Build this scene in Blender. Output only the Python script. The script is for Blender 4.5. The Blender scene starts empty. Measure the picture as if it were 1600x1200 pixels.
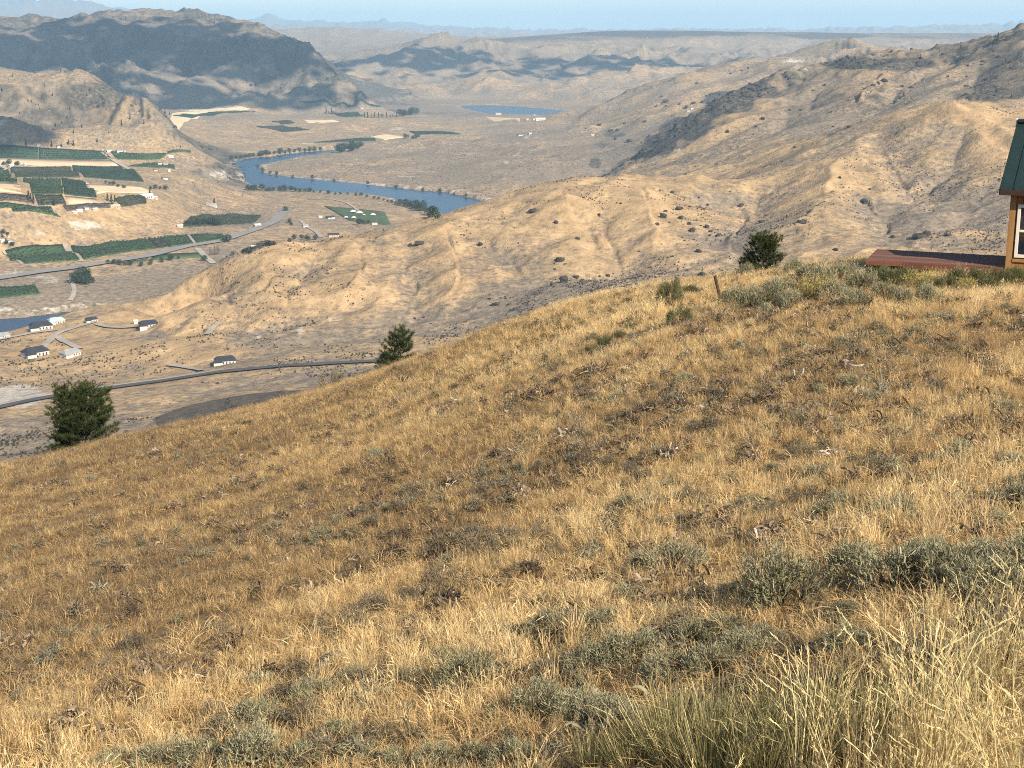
import bpy, bmesh, math, random
import numpy as np
from mathutils import Vector, Matrix

# ------------------------------------------------------------------ camera, sky, sun, exposure
SC = bpy.context.scene
COL = SC.collection
FPX, PITCH = 2218.0, math.radians(13.8)          # focal length in photo pixels (1600 wide), tilt below the horizon
cam_data = bpy.data.cameras.new('camera')
cam_data.sensor_width = 36.0
cam_data.lens = FPX / 1600 * 36
cam_data.clip_start, cam_data.clip_end = 0.1, 120000
cam = bpy.data.objects.new('camera', cam_data)
cam.location = (0, 0, 0)
cam.rotation_euler = (math.pi / 2 - PITCH, 0, 0)
COL.objects.link(cam)
SC.camera = cam

SUN_AZ, SUN_EL = math.radians(39), math.radians(34)   # sun behind the camera, 39 degrees to its right
SUN_DIR = Vector((math.sin(SUN_AZ) * math.cos(SUN_EL), -math.cos(SUN_AZ) * math.cos(SUN_EL), math.sin(SUN_EL)))
world = bpy.data.worlds.new('World')
SC.world = world
world.use_nodes = True
wn = world.node_tree.nodes
sky = wn.new('ShaderNodeTexSky')
sky.sky_type = 'NISHITA'
sky.sun_disc = False
sky.sun_elevation = SUN_EL
sky.sun_rotation = math.atan2(SUN_DIR.x, SUN_DIR.y)
sky.altitude = 500
sky.air_density = 1.0
sky.dust_density = 0.6
sky.ozone_density = 1.5
world.node_tree.links.new(sky.outputs[0], wn['Background'].inputs[0])
wn['Background'].inputs[1].default_value = 0.09
sun_data = bpy.data.lights.new('sun', 'SUN')
sun_data.energy = 5.0
sun_data.angle = math.radians(0.53)
sun_data.color = (1.0, 0.88, 0.70)
sun = bpy.data.objects.new('sun', sun_data)
sun.rotation_euler = (-SUN_DIR).to_track_quat('-Z', 'Y').to_euler()
COL.objects.link(sun)
SC.view_settings.view_transform = 'Standard'
SC.view_settings.look = 'None'
SC.view_settings.gamma = 1
SC.view_settings.exposure = 0.85
SC.cycles.use_denoising = False
SC.cycles.filter_width = 1.0
SC.cycles.volume_bounces = 1
SC.cycles.max_bounces = 6
SC.cycles.transparent_max_bounces = 8
SC.cycles.caustics_reflective = False
SC.cycles.caustics_refractive = False

# ------------------------------------------------------------------ helpers
rng = np.random.default_rng(7)
CP, SP = math.cos(PITCH), math.sin(PITCH)

def pix(u, v):
    """photo pixel -> azimuth (right of straight ahead) and tangent of the elevation angle"""
    a = (np.asarray(u, float) - 800) / FPX
    b = -(np.asarray(v, float) - 600) / FPX
    y = CP + b * SP
    z = -SP + b * CP
    return np.arctan2(a, y), z / np.hypot(a, y)

def project(x, y, z):
    """world point -> photo pixel"""
    fwd = y * CP - z * SP
    up = y * SP + z * CP
    return 800 + FPX * x / fwd, 600 - FPX * up / fwd

def smooth(a, b, x):
    t = np.clip((x - a) / (b - a), 0, 1)
    return t * t * (3 - 2 * t)

_perm = np.random.default_rng(3).permutation(512)
_ang = np.random.default_rng(4).uniform(0, 2 * math.pi, 512)
def gnoise(x, y):
    xi, yi = np.floor(x).astype(np.int64), np.floor(y).astype(np.int64)
    fx, fy = x - xi, y - yi
    def g(i, j, dx, dy):
        h = _ang[(_perm[(i) & 511] + j) & 511]
        return np.cos(h) * dx + np.sin(h) * dy
    sx, sy = fx * fx * fx * (fx * (fx * 6 - 15) + 10), fy * fy * fy * (fy * (fy * 6 - 15) + 10)
    a = g(xi, yi, fx, fy); b = g(xi + 1, yi, fx - 1, fy)
    c = g(xi, yi + 1, fx, fy - 1); d = g(xi + 1, yi + 1, fx - 1, fy - 1)
    return 1.5 * ((a + (b - a) * sx) * (1 - sy) + (c + (d - c) * sx) * sy)

def fbm(x, y, octs=4, gain=0.5):
    s, a = 0, 1.0
    for k in range(octs):
        s = s + a * gnoise(x * 2 ** k + 17.3 * k, y * 2 ** k - 9.1 * k)
        a *= gain
    return s

def mesh_np(name, verts, faces, smooth_shade=False):
    """verts (n,3), faces (m,3) or (m,4) arrays -> mesh"""
    me = bpy.data.meshes.new(name)
    verts = np.asarray(verts, np.float32); faces = np.asarray(faces, np.int32)
    k = faces.shape[1]
    me.vertices.add(len(verts)); me.vertices.foreach_set('co', verts.ravel())
    me.loops.add(faces.size); me.loops.foreach_set('vertex_index', faces.ravel())
    me.polygons.add(len(faces))
    me.polygons.foreach_set('loop_start', np.arange(0, faces.size, k, dtype=np.int32))
    if smooth_shade:
        me.polygons.foreach_set('use_smooth', np.ones(len(faces), bool))
    me.update(calc_edges=True)
    return me

def link(name, me, mats=(), parent=None, label=None, cat=None, group=None, kind=None, loc=None):
    o = bpy.data.objects.new(name, me)
    if me is not None:
        for m in (mats if isinstance(mats, (list, tuple)) else [mats]):
            if m.name not in me.materials:
                me.materials.append(m)
    COL.objects.link(o)
    if parent is not None: o.parent = parent
    if loc is not None: o.location = loc
    if label: o['label'] = label
    if cat: o['category'] = cat
    if group: o['group'] = group
    if kind: o['kind'] = kind
    return o

def grid_faces(n, m):
    i = np.arange(n - 1)[:, None] * m + np.arange(m - 1)[None, :]
    return np.stack([i, i + m, i + m + 1, i + 1], -1).reshape(-1, 4)

# ---- shader helper
class NT:
    def __init__(self, name, rough=0.9, spec=0.2):
        self.m = bpy.data.materials.new(name); self.m.use_nodes = True
        self.t = self.m.node_tree; self.b = self.t.nodes['Principled BSDF']
        self.b.inputs['Roughness'].default_value = rough
        self.b.inputs['Specular IOR Level'].default_value = spec
    def n(self, kind, **kw):
        nd = self.t.nodes.new('ShaderNode' + kind)
        for k, v in kw.items(): setattr(nd, k, v)
        return nd
    def l(self, a, b): self.t.links.new(a, b)
    def pos(self, scale=1.0):
        g = self.n('NewGeometry')
        if scale == 1.0: return g.outputs['Position']
        mp = self.n('VectorMath', operation='SCALE'); self.l(g.outputs['Position'], mp.inputs[0]); mp.inputs['Scale'].default_value = scale
        return mp.outputs[0]
    def noise(self, vec, scale, detail=4, rough=0.55):
        t = self.n('TexNoise'); t.inputs['Scale'].default_value = scale; t.inputs['Detail'].default_value = detail
        t.inputs['Roughness'].default_value = rough
        self.l(vec, t.inputs['Vector']); return t.outputs['Fac']
    def ramp(self, fac, stops):
        r = self.n('ValToRGB'); e = r.color_ramp.elements
        while len(e) < len(stops): e.new(0.5)
        for k, (p, c) in enumerate(stops):
            e[k].position = p; e[k].color = (*c, 1) if len(c) == 3 else c
        self.l(fac, r.inputs[0]); return r.outputs[0]
    def mix(self, fac, a, b, mode='MIX'):
        x = self.n('Mix', data_type='RGBA', blend_type=mode)
        if isinstance(fac, (int, float)): x.inputs[0].default_value = fac
        else: self.l(fac, x.inputs[0])
        for s, val in ((6, a), (7, b)):
            if isinstance(val, tuple): x.inputs[s].default_value = (*val, 1)
            else: self.l(val, x.inputs[s])
        return x.outputs[2]
    def math(self, op, a, b=None, clamp=False):
        x = self.n('Math', operation=op, use_clamp=clamp)
        for s, val in ((0, a), (1, b)):
            if val is None: continue
            if isinstance(val, (int, float)): x.inputs[s].default_value = val
            else: self.l(val, x.inputs[s])
        return x.outputs[0]
    def bump(self, h, strength=0.5, dist=0.1):
        b = self.n('Bump'); b.inputs['Strength'].default_value = strength; b.inputs['Distance'].default_value = dist
        self.l(h, b.inputs['Height']); self.l(b.outputs[0], self.b.inputs['Normal'])
    def col(self, c):
        if isinstance(c, tuple): self.b.inputs['Base Color'].default_value = (*c, 1)
        else: self.l(c, self.b.inputs['Base Color'])
        return self.m

def plain(name, c, rough=0.8, spec=0.3, var=0.25, scale=3.0, bump=0.0):
    s = NT(name, rough, spec)
    tc = s.n('TexCoord')
    f = s.noise(tc.outputs['Object'], scale)
    lo = tuple(x * (1 - var) for x in c); hi = tuple(min(1, x * (1 + var)) for x in c)
    s.col(s.ramp(f, [(0.25, lo), (0.75, hi)]))
    if bump: s.bump(f, bump, 0.02)
    return s.m

# ------------------------------------------------------------------ terrain of the valley, read off the photograph
# Every line: points (u, v, d) = photo pixel + metres from the camera, or (u, v, -z) with negative third value = height of the
# ground there (its distance follows).  Third field: (gold, rock, sage, rough), then for crests how the ground falls away behind.
WATER = -280.0
LINES = []
def L(pts, cls, back=None): LINES.append((pts, cls, back))
SKYL = [(-300, 795), (0, 727), (70, 710), (180, 680), (300, 654), (420, 628), (520, 602), (600, 574), (700, 538), (780, 508), (860, 482), (940, 462), (1020, 448), (1100, 437), (1180, 424), (1260, 414), (1350, 411), (1450, 414), (1600, 424), (1900, 436)]
def skyl(u): return np.interp(u, [p[0] for p in SKYL], [p[1] for p in SKYL])
US = list(range(-300, 1901, 110))
G, GS, RK, FL = (.90, 0, .18, 1.0), (.6, 0, .4, .9), (.3, .7, .3, 1.3), (.35, 0, .6, .05)
FLG, FAR, FARD = (.6, 0, .35, .05), (.55, .05, .45, .8), (.3, .25, .6, 1.2)
L([(u, skyl(u) + 70, 95) for u in US], G)
L([(u, skyl(u) + 65, 220) for u in US], GS)
L([(u, skyl(u) + 55 - 25 * (u < 600), 450) for u in US], GS)
# slope and bench below, with the road
L([(-300, 770, 700), (0, 716, 700), (160, 690, 700), (330, 655, 720), (500, 612, 760), (640, 575, 800), (760, 530, 850)], GS)
L([(-300, 725, 790), (0, 672, 790), (150, 655, 790), (300, 625, 820), (450, 595, 850), (600, 577, 870)], GS)
L([(-300, 690, 850), (0, 638, 860), (150, 611, 897), (250, 598, 905), (350, 582, 905), (450, 573, 905), (600, 565, 905), (700, 548, 915)], (.7, 0, .3, .3))
L([(-300, 610, -230), (-100, 585, -229), (40, 572, -229), (150, 570, -227), (250, 565, -224), (350, 555, -220), (450, 548, -213), (600, 545, -206), (720, 525, -203)], (.8, 0, .2, .5))
L([(-300, 570, -230), (-100, 552, -230), (30, 556, -230), (110, 553, -229), (180, 545, -224), (240, 532, -219), (290, 531, -218), (340, 540, -218)], (.9, 0, .15, .4))
L([(-300, 552, -233), (-100, 536, -233), (0, 528, -232), (60, 523, -232), (110, 515, -231), (160, 505, -229), (230, 507, -223), (270, 509, -220), (310, 516, -218)], (.9, 0, .15, .25), (1.12, 16))
# golden hill: foot, face, crest
L([(330, 534, 1030), (400, 540, 1010), (480, 537, 1000), (560, 533, 1000), (640, 522, 1000), (720, 508, 1010), (800, 488, 1015), (880, 462, 1020), (960, 445, 1030), (1050, 430, 1040)], (.6, .1, .5, .7))
L([(260, 490, 1125), (340, 490, 1100), (420, 480, 1090), (520, 470, 1090), (620, 450, 1100), (720, 430, 1120), (820, 410, 1130), (900, 410, 1130), (960, 405, 1140), (1040, 385, 1150)], G)
L([(330, 455, 1180), (420, 430, 1170), (520, 415, 1180), (620, 400, 1190), (720, 375, 1210), (800, 345, 1240), (880, 335, 1250), (960, 340, 1240), (1040, 330, 1260), (1110, 330, 1270)], G)
L([(152, 489, 1290), (190, 480, 1260), (240, 462, 1240), (300, 441, 1225), (350, 420, 1225), (400, 394, 1240), (430, 383, 1250), (480, 378, 1270), (540, 374, 1290), (575, 366, 1300), (600, 354, 1300), (640, 345, 1310),
   (700, 332, 1330), (760, 315, 1350), (820, 296, 1370), (870, 283, 1390), (930, 276, 1400), (990, 276, 1400), (1060, 281, 1395), (1100, 286, 1380)], G, (1.13, 26))
# right massif
L([(1130, 420, 1040), (1230, 410, 1050), (1350, 400, 1060), (1480, 395, 1070), (1620, 392, 1080), (1900, 400, 1100)], GS)
L([(1130, 355, 1190), (1250, 345, 1200), (1370, 335, 1210), (1500, 325, 1220), (1640, 315, 1230), (1900, 320, 1250)], GS)
L([(1150, 310, 1340), (1250, 290, 1350), (1370, 265, 1370), (1500, 250, 1380), (1640, 245, 1380), (1900, 250, 1400)], G)
L([(1130, 278, 1450), (1170, 262, 1480), (1210, 245, 1500), (1260, 225, 1510), (1320, 205, 1520), (1370, 190, 1530), (1430, 170, 1540), (1480, 158, 1550), (1520, 160, 1550), (1560, 170, 1545), (1620, 178, 1540), (1900, 170, 1600)], (.9, .1, .1, .9), (1.08, 8))
L([(1040, 268, 1900), (1120, 243, 1900), (1200, 216, 1930), (1300, 178, 1960), (1400, 152, 2000), (1500, 132, 2000), (1600, 125, 1980), (1900, 110, 1980)], GS)
L([(1000, 262, 2200), (1080, 222, 2250), (1160, 185, 2300), (1250, 155, 2330), (1350, 130, 2350), (1450, 116, 2350), (1550, 92, 2250), (1640, 70, 2200)], (.55, .25, .3, 1.0))
L([(957, 272, 2350), (975, 261, 2380), (1000, 238, 2420), (1040, 213, 2470), (1080, 188, 2520), (1110, 168, 2560), (1150, 148, 2600), (1185, 131, 2650), (1230, 118, 2680), (1280, 106, 2700), (1340, 95, 2700), (1400, 91, 2700),
   (1440, 87, 2680), (1480, 75, 2600), (1520, 66, 2550), (1560, 60, 2500), (1580, 50, 2450), (1600, 42, 2450), (1900, -20, 2400)], (.35, .6, .3, 1.0), (1.15, 16))
# second ridge behind it
L([(950, 188, 3700), (1010, 175, 3700), (1080, 160, 3700), (1150, 140, 3900), (1250, 115, 4100)], GS)
L([(925, 174, 4200), (950, 160, 4250), (1000, 138, 4300), (1050, 125, 4400), (1100, 112, 4500), (1150, 105, 4600), (1200, 97, 4700), (1240, 88, 4800), (1280, 78, 4900), (1315, 68, 5000), (1350, 70, 5000), (1400, 85, 4900),
   (1470, 95, 4800), (1600, 95, 4700), (1900, 95, 4700)], (.45, .25, .4, 1.0), (1.12, 12))
# terraces west of the river
L([(-300, 238, -219), (0, 240, -220), (120, 240, -221), (230, 240, -222), (280, 241, -223)], FLG)
L([(-300, 270, -221), (0, 270, -222), (120, 270, -222), (220, 268, -223), (272, 268, -225)], FLG)
L([(-300, 310, -223), (0, 306, -223), (100, 304, -223), (180, 298, -223), (235, 300, -225), (258, 296, -227)], FLG)
L([(-300, 350, -226), (0, 349, -225), (60, 344, -225), (110, 335, -225), (160, 328, -225), (220, 320, -227), (245, 312, -229)], (.8, .1, .1, .3))
L([(-300, 390, -251), (0, 384, -251), (60, 377, -251), (120, 374, -252), (200, 367, -253), (260, 360, -255), (300, 340, -257), (330, 322, -261), (370, 310, -268)], (.7, .1, .2, .5))
L([(300, 240, -240), (330, 262, -247), (345, 285, -252), (315, 300, -248), (290, 318, -246)], (.5, .25, .3, 1.0))
L([(330, 235, -262), (352, 252, -272), (362, 268, -274), (376, 284, -275), (386, 292, -275)], (.3, .6, .2, .8))
L([(-300, 415, -254), (0, 410, -255), (80, 400, -254), (180, 388, -254), (280, 374, -255), (350, 362, -257), (400, 352, -260), (430, 338, -262)], FLG)
L([(-300, 450, -262), (0, 436, -262), (80, 430, -262), (160, 418, -260), (250, 405, -258), (330, 392, -258), (400, 375, -262), (470, 355, -264), (540, 345, -266)], FLG)
L([(-300, 490, -273), (0, 476, -271), (70, 470, -271), (140, 462, -270), (220, 445, -266), (290, 425, -264)], FL)
L([(400, 318, -268), (460, 320, -267), (520, 322, -269), (580, 330, -270), (625, 345, -270)], FLG)
L([(420, 303, -272), (480, 305, -272), (560, 312, -272), (620, 322, -273)], FLG)
# inside of the bend and the plain behind
L([(440, 262, -276), (520, 268, -274), (600, 278, -273), (700, 290, -273), (790, 305, -273), (880, 310, -272)], (.55, 0, .5, .2))
L([(520, 248, -272), (600, 256, -268), (700, 268, -264), (780, 280, -262), (860, 288, -262), (930, 285, -258)], (.5, 0, .6, .3))
L([(560, 238, -268), (640, 240, -262), (730, 240, -258), (770, 255, -254), (830, 252, -252), (900, 258, -250), (950, 250, -246)], (.4, 0, .7, .5))
L([(640, 222, -266), (730, 222, -262), (820, 222, -254), (900, 222, -248), (960, 215, -240)], (.4, .1, .6, .5))
L([(360, 228, -268), (430, 225, -270), (500, 222, -270), (580, 219, -270), (650, 212, -268)], FLG)
L([(300, 205, -248), (380, 205, -258), (460, 203, -262), (540, 200, -262), (640, 200, -264), (740, 203, -266), (830, 203, -262), (900, 200, -258)], (.75, 0, .3, .3))
L([(270, 180, -240), (350, 182, -250), (430, 182, -255), (520, 182, -254), (600, 184, -252), (645, 180, -252), (690, 186, -264), (760, 190, -274), (850, 188, -274), (920, 186, -270)], (.6, 0, .5, .25))
L([(260, 170, -238), (350, 170, -244), (440, 168, -249), (540, 168, -252), (620, 170, -254), (690, 168, -268)], (.5, 0, .5, .25))
# left rocky hill
L([(-300, 228, -216), (-100, 229, -217), (0, 229, -218), (80, 231, -219), (160, 226, -220), (230, 218, -224), (270, 208, -234)], (.4, .1, .5, .5))
L([(-300, 175, 3080), (-100, 175, 3080), (0, 180, 3050), (90, 190, 3010), (170, 195, 2980), (235, 192, 2960)], (.55, .15, .35, 1.2))
L([(-300, 130, 3250), (-100, 132, 3250), (0, 138, 3210), (90, 148, 3170), (160, 155, 3120), (225, 170, 3060)], (.5, .25, .35, 1.3))
L([(-300, 80, 3450), (-100, 92, 3400), (0, 98, 3370), (40, 103, 3350), (75, 113, 3320), (110, 108, 3300), (150, 113, 3260), (190, 129, 3210), (220, 150, 3150), (245, 170, 3080), (265, 186, 3000)], (.4, .35, .35, .75), (1.12, 26))
# cloud-shadowed mountain behind
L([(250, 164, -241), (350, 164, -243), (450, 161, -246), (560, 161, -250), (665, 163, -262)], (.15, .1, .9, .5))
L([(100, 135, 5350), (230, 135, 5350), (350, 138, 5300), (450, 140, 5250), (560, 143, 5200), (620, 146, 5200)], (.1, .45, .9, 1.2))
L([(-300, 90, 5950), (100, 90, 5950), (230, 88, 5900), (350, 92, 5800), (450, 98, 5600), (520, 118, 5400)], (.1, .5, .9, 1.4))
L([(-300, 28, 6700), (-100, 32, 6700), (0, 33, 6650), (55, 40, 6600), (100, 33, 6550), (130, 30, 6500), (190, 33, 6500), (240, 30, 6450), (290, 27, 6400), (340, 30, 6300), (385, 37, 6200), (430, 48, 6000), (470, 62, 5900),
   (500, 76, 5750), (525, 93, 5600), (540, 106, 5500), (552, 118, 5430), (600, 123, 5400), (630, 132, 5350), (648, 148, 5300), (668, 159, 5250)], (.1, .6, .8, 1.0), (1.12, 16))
# blue hill in the gap, far side of the lake, plateau
L([(540, 150, 6900), (620, 140, 6850), (700, 140, 6600), (760, 130, 6600), (850, 128, 6700), (950, 125, 6800), (1100, 120, 6800)], FAR)
L([(700, 161, 5900), (780, 160, 5850), (860, 163, 5820), (930, 166, 5800)], FAR)
L([(420, 104, 7800), (480, 94, 7850), (530, 88, 7850), (580, 78, 7900), (640, 70, 7900), (690, 67, 7900), (740, 72, 7900), (780, 71, 7900)], FARD, (1.1, 5))
L([(800, 92, 7600), (850, 88, 7700), (910, 97, 7500), (980, 92, 7800), (1060, 88, 7800), (1120, 98, 7600), (1250, 88, 7800), (1400, 88, 7900), (1600, 88, 8000), (1900, 88, 8000)], FARD)
L([(800, 72, 8700), (880, 67, 8800), (1000, 66, 9000), (1120, 66, 9100), (1300, 66, 9300), (1600, 66, 9800), (1900, 66, 9800)], FAR)
L([(795, 66, 8800), (860, 62, 8950), (925, 59, 9150), (1000, 58, 9200), (1100, 58, 9200), (1160, 58, 9250), (1300, 58, 9500), (1600, 58, 10300), (1900, 58, 10300)], (.3, .55, .4, .15))
L([(795, 61, 9100), (830, 57.5, 9300), (890, 54.5, 9400), (925, 52.5, 9450), (940, 49.5, 9500), (1000, 49, 9550), (1100, 49, 9550), (1150, 50.5, 9650), (1300, 51.5, 10000), (1400, 52, 10600), (1500, 52, 11000), (1600, 52, 11000), (1900, 52, 11000)], (.3, .6, .4, .08))
L([(795, 61.5, 10300), (930, 53.5, 10300), (1000, 51, 10400), (1150, 51.5, 10600), (1300, 52, 11000), (1600, 53, 12200), (1900, 53, 12200)], (.5, .1, .4, .05))
L([(795, 60, 12500), (1000, 53, 12500), (1300, 54, 13000), (1600, 55, 14500), (1900, 55, 14500)], (.5, .1, .4, .05))
L([(420, 46, 13000), (520, 43, 13000), (600, 47, 13000), (680, 52, 13000), (725, 60, 13000)], (.6, .05, .4, .5), (1.15, 7))
L([(-300, 36, 13000), (0, 28, 13000), (60, 32, 13000), (110, 36, 13000), (200, 42, 13000), (300, 44, 13000)], FAR, (1.15, 10))
L([(-300, 58, 19000), (0, 58, 19000), (400, 58, 19000), (800, 58, 19000), (1200, 58, 19000), (1900, 58, 19000)], FAR)
L([(-300, 6, 26000), (-100, 0, 26000), (0, 2, 26000), (60, 1, 26000), (125, -1, 26000), (160, 5, 26000), (200, 13, 26000), (240, 18, 26000), (265, 26, 26000), (300, 36, 26500)], FARD, (1.2, 30))
L([(370, 36, 30000), (390, 28, 30000), (415, 24, 30000), (450, 28, 30000), (480, 34, 30000), (530, 40, 30000), (570, 37, 30000), (605, 33, 30000), (640, 36, 30000), (700, 42, 30000), (740, 49, 30000), (780, 52, 30000), (815, 55, 30000),
   (1000, 57, 30000), (1300, 55, 30000), (1480, 49, 30000), (1600, 41, 30000), (1900, 30, 30000)], FARD, (1.2, 25))

def control_points():
    P, C = [], []
    def add(pts, cls):
        for u, v, d in pts:
            az, s = pix(u, v)
            if d < 0: d = d / s
            P.append((float(az), math.log(float(d)), float(s))); C.append(cls)
    for pts, cls, back in LINES:
        dense = []
        for (u0, v0, d0), (u1, v1, d1) in zip(pts, pts[1:]):
            n = max(1, int(round(abs(u1 - u0) / 42)))
            for k in range(n):
                t = k / n
                dense.append((u0 + (u1 - u0) * t, v0 + (v1 - v0) * t, d0 + (d1 - d0) * t))
        dense.append(pts[-1])
        add(dense, cls)
        if back:
            r, dv = back
            bk = []
            for u, v, d in dense[::2]:
                if d < 0:
                    d = d / float(pix(u, v)[1])
                bk.append((u, v + dv, d * r))
            add(bk, cls)
    return np.array(P), np.array(C, float)
CPT, CCL = control_points()

def tps(r2): return r2 * np.log(r2 + 1e-12)
def solve_rbf(P):
    X = P[:, :2]; n = len(X)
    K = tps(((X[:, None] - X[None]) ** 2).sum(-1)) + np.eye(n) * 2e-4
    Q = np.c_[np.ones(n), X]
    A = np.block([[K, Q], [Q.T, np.zeros((3, 3))]])
    return np.linalg.solve(A, np.r_[P[:, 2], np.zeros(3)])
RBF_W = solve_rbf(CPT)
AZC = np.linspace(-0.60, 0.60, 300)
LC = np.linspace(math.log(88), math.log(46000), 420)
def coarse():
    S = np.zeros((len(AZC), len(LC))); K = np.zeros((len(AZC), len(LC), 4))
    n = len(CPT)
    for i, a in enumerate(AZC):
        r2 = (np.clip(a, -.5, .5) - CPT[:, 0]) ** 2 + (LC[:, None] - CPT[None, :, 1]) ** 2
        S[i] = tps(r2) @ RBF_W[:n] + RBF_W[n] + RBF_W[n + 1] * np.clip(a, -.5, .5) + RBF_W[n + 2] * LC
        w = 1 / (r2 + 1e-5) ** 2
        K[i] = (w @ CCL) / w.sum(1)[:, None]
    return S, K
S_C, K_C = coarse()

def bil(T, az, l):
    fi = np.clip((az - AZC[0]) / (AZC[1] - AZC[0]), 0, len(AZC) - 1.001); fj = np.clip((l - LC[0]) / (LC[1] - LC[0]), 0, len(LC) - 1.001)
    i, j = fi.astype(int), fj.astype(int); a, b = fi - i, fj - j
    if T.ndim == 3: a, b = a[..., None], b[..., None]
    return (T[i, j] * (1 - a) + T[i + 1, j] * a) * (1 - b) + (T[i, j + 1] * (1 - a) + T[i + 1, j + 1] * a) * b

def on_plane(pts, z):
    out = []
    for u, v in pts:
        az, s = pix(u, v); d = z / s
        out.append((float(d * np.sin(az)), float(d * np.cos(az))))
    return np.array(out)
RIVER_PX = [(535, 233), (500, 235), (470, 238), (440, 241), (420, 244), (395, 247), (372, 252), (364, 257), (370, 264), (378, 276), (386, 287), (398, 293), (430, 295), (470, 297), (520, 300), (560, 304), (600, 310), (640, 321), (662, 327),
            (682, 337), (700, 346), (780, 356), (880, 352), (880, 334), (800, 322), (757, 314), (740, 309), (700, 301), (650, 296), (600, 291), (560, 287), (500, 281), (450, 276), (420, 272), (406, 267), (404, 261), (416, 256), (440, 251), (480, 246), (530, 241), (540, 237)]
POND_PX = [(-300, 500), (0, 497), (60, 492), (100, 488), (143, 483), (152, 487), (140, 500), (100, 522), (0, 535), (-300, 545)]
LAKE_PX = [(716, 165.5), (740, 164.5), (770, 164.5), (815, 166.5), (850, 170), (890, 173), (925, 175), (925, 178), (900, 180), (850, 180.5), (800, 179), (765, 178), (740, 173), (725, 170)]
WATERS = [on_plane(p, WATER) for p in (RIVER_PX, POND_PX, LAKE_PX)]
def sdist(poly, x, y):
    """signed distance to a polygon, negative inside"""
    d2 = np.full(x.shape, 1e18); ins = np.zeros(x.shape, bool)
    for (x0, y0), (x1, y1) in zip(poly, np.roll(poly, -1, 0)):
        ex, ey = x1 - x0, y1 - y0
        t = np.clip(((x - x0) * ex + (y - y0) * ey) / (ex * ex + ey * ey + 1e-9), 0, 1)
        d2 = np.minimum(d2, (x - x0 - t * ex) ** 2 + (y - y0 - t * ey) ** 2)
        c = ((y0 > y) != (y1 > y)) & (x < (x1 - x0) * (y - y0) / (y1 - y0 + 1e-12) + x0)
        ins ^= c
    d = np.sqrt(d2)
    return np.where(ins, -d, d)

# fine polar grid
AZ = np.concatenate([np.linspace(-.60, -.40, 24)[:-1], np.linspace(-.40, .40, 700), np.linspace(.40, .60, 24)[1:]])
LR = np.concatenate([np.linspace(math.log(88), math.log(640), 60)[:-1], np.linspace(math.log(640), math.log(3600), 420)[:-1], np.linspace(math.log(3600), math.log(11500), 230)[:-1], np.linspace(math.log(11500), math.log(45000), 60)])
AA, LL = np.meshgrid(AZ, LR, indexing='ij')
DD = np.exp(LL)
XX, YY = DD * np.sin(AA), DD * np.cos(AA)
CL = bil(K_C, AA, LL)
ZZ = bil(S_C, AA, LL) * DD
ROUGH = CL[..., 3]
def zfar(x, y):
    """height of the built valley terrain"""
    az, l = np.arctan2(x, y), np.log(np.hypot(x, y))
    i = np.clip(np.searchsorted(AZ, az) - 1, 0, len(AZ) - 2); j = np.clip(np.searchsorted(LR, l) - 1, 0, len(LR) - 2)
    a = np.clip((az - AZ[i]) / (AZ[i + 1] - AZ[i]), 0, 1); b = np.clip((l - LR[j]) / (LR[j + 1] - LR[j]), 0, 1)
    return (ZZ[i, j] * (1 - a) + ZZ[i + 1, j] * a) * (1 - b) + (ZZ[i, j + 1] * (1 - a) + ZZ[i + 1, j + 1] * a) * b

_lh = np.linspace(math.log(600), math.log(30000), 2600)
def hit(u, v):
    """where the line of sight through a photo pixel meets the valley terrain"""
    az, s = pix(u, v)
    d = np.exp(_lh)
    zt = zfar(d * math.sin(az), d * math.cos(az))
    k = np.nonzero(zt >= s * d)[0]
    if len(k) == 0: return None
    k = k[0]
    if k > 0:
        f0, f1 = zt[k - 1] - s * d[k - 1], zt[k] - s * d[k]
        dd = d[k - 1] + (d[k] - d[k - 1]) * (-f0) / (f1 - f0)
    else: dd = d[0]
    return Vector((dd * math.sin(az), dd * math.cos(az), float(s) * dd))

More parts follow.
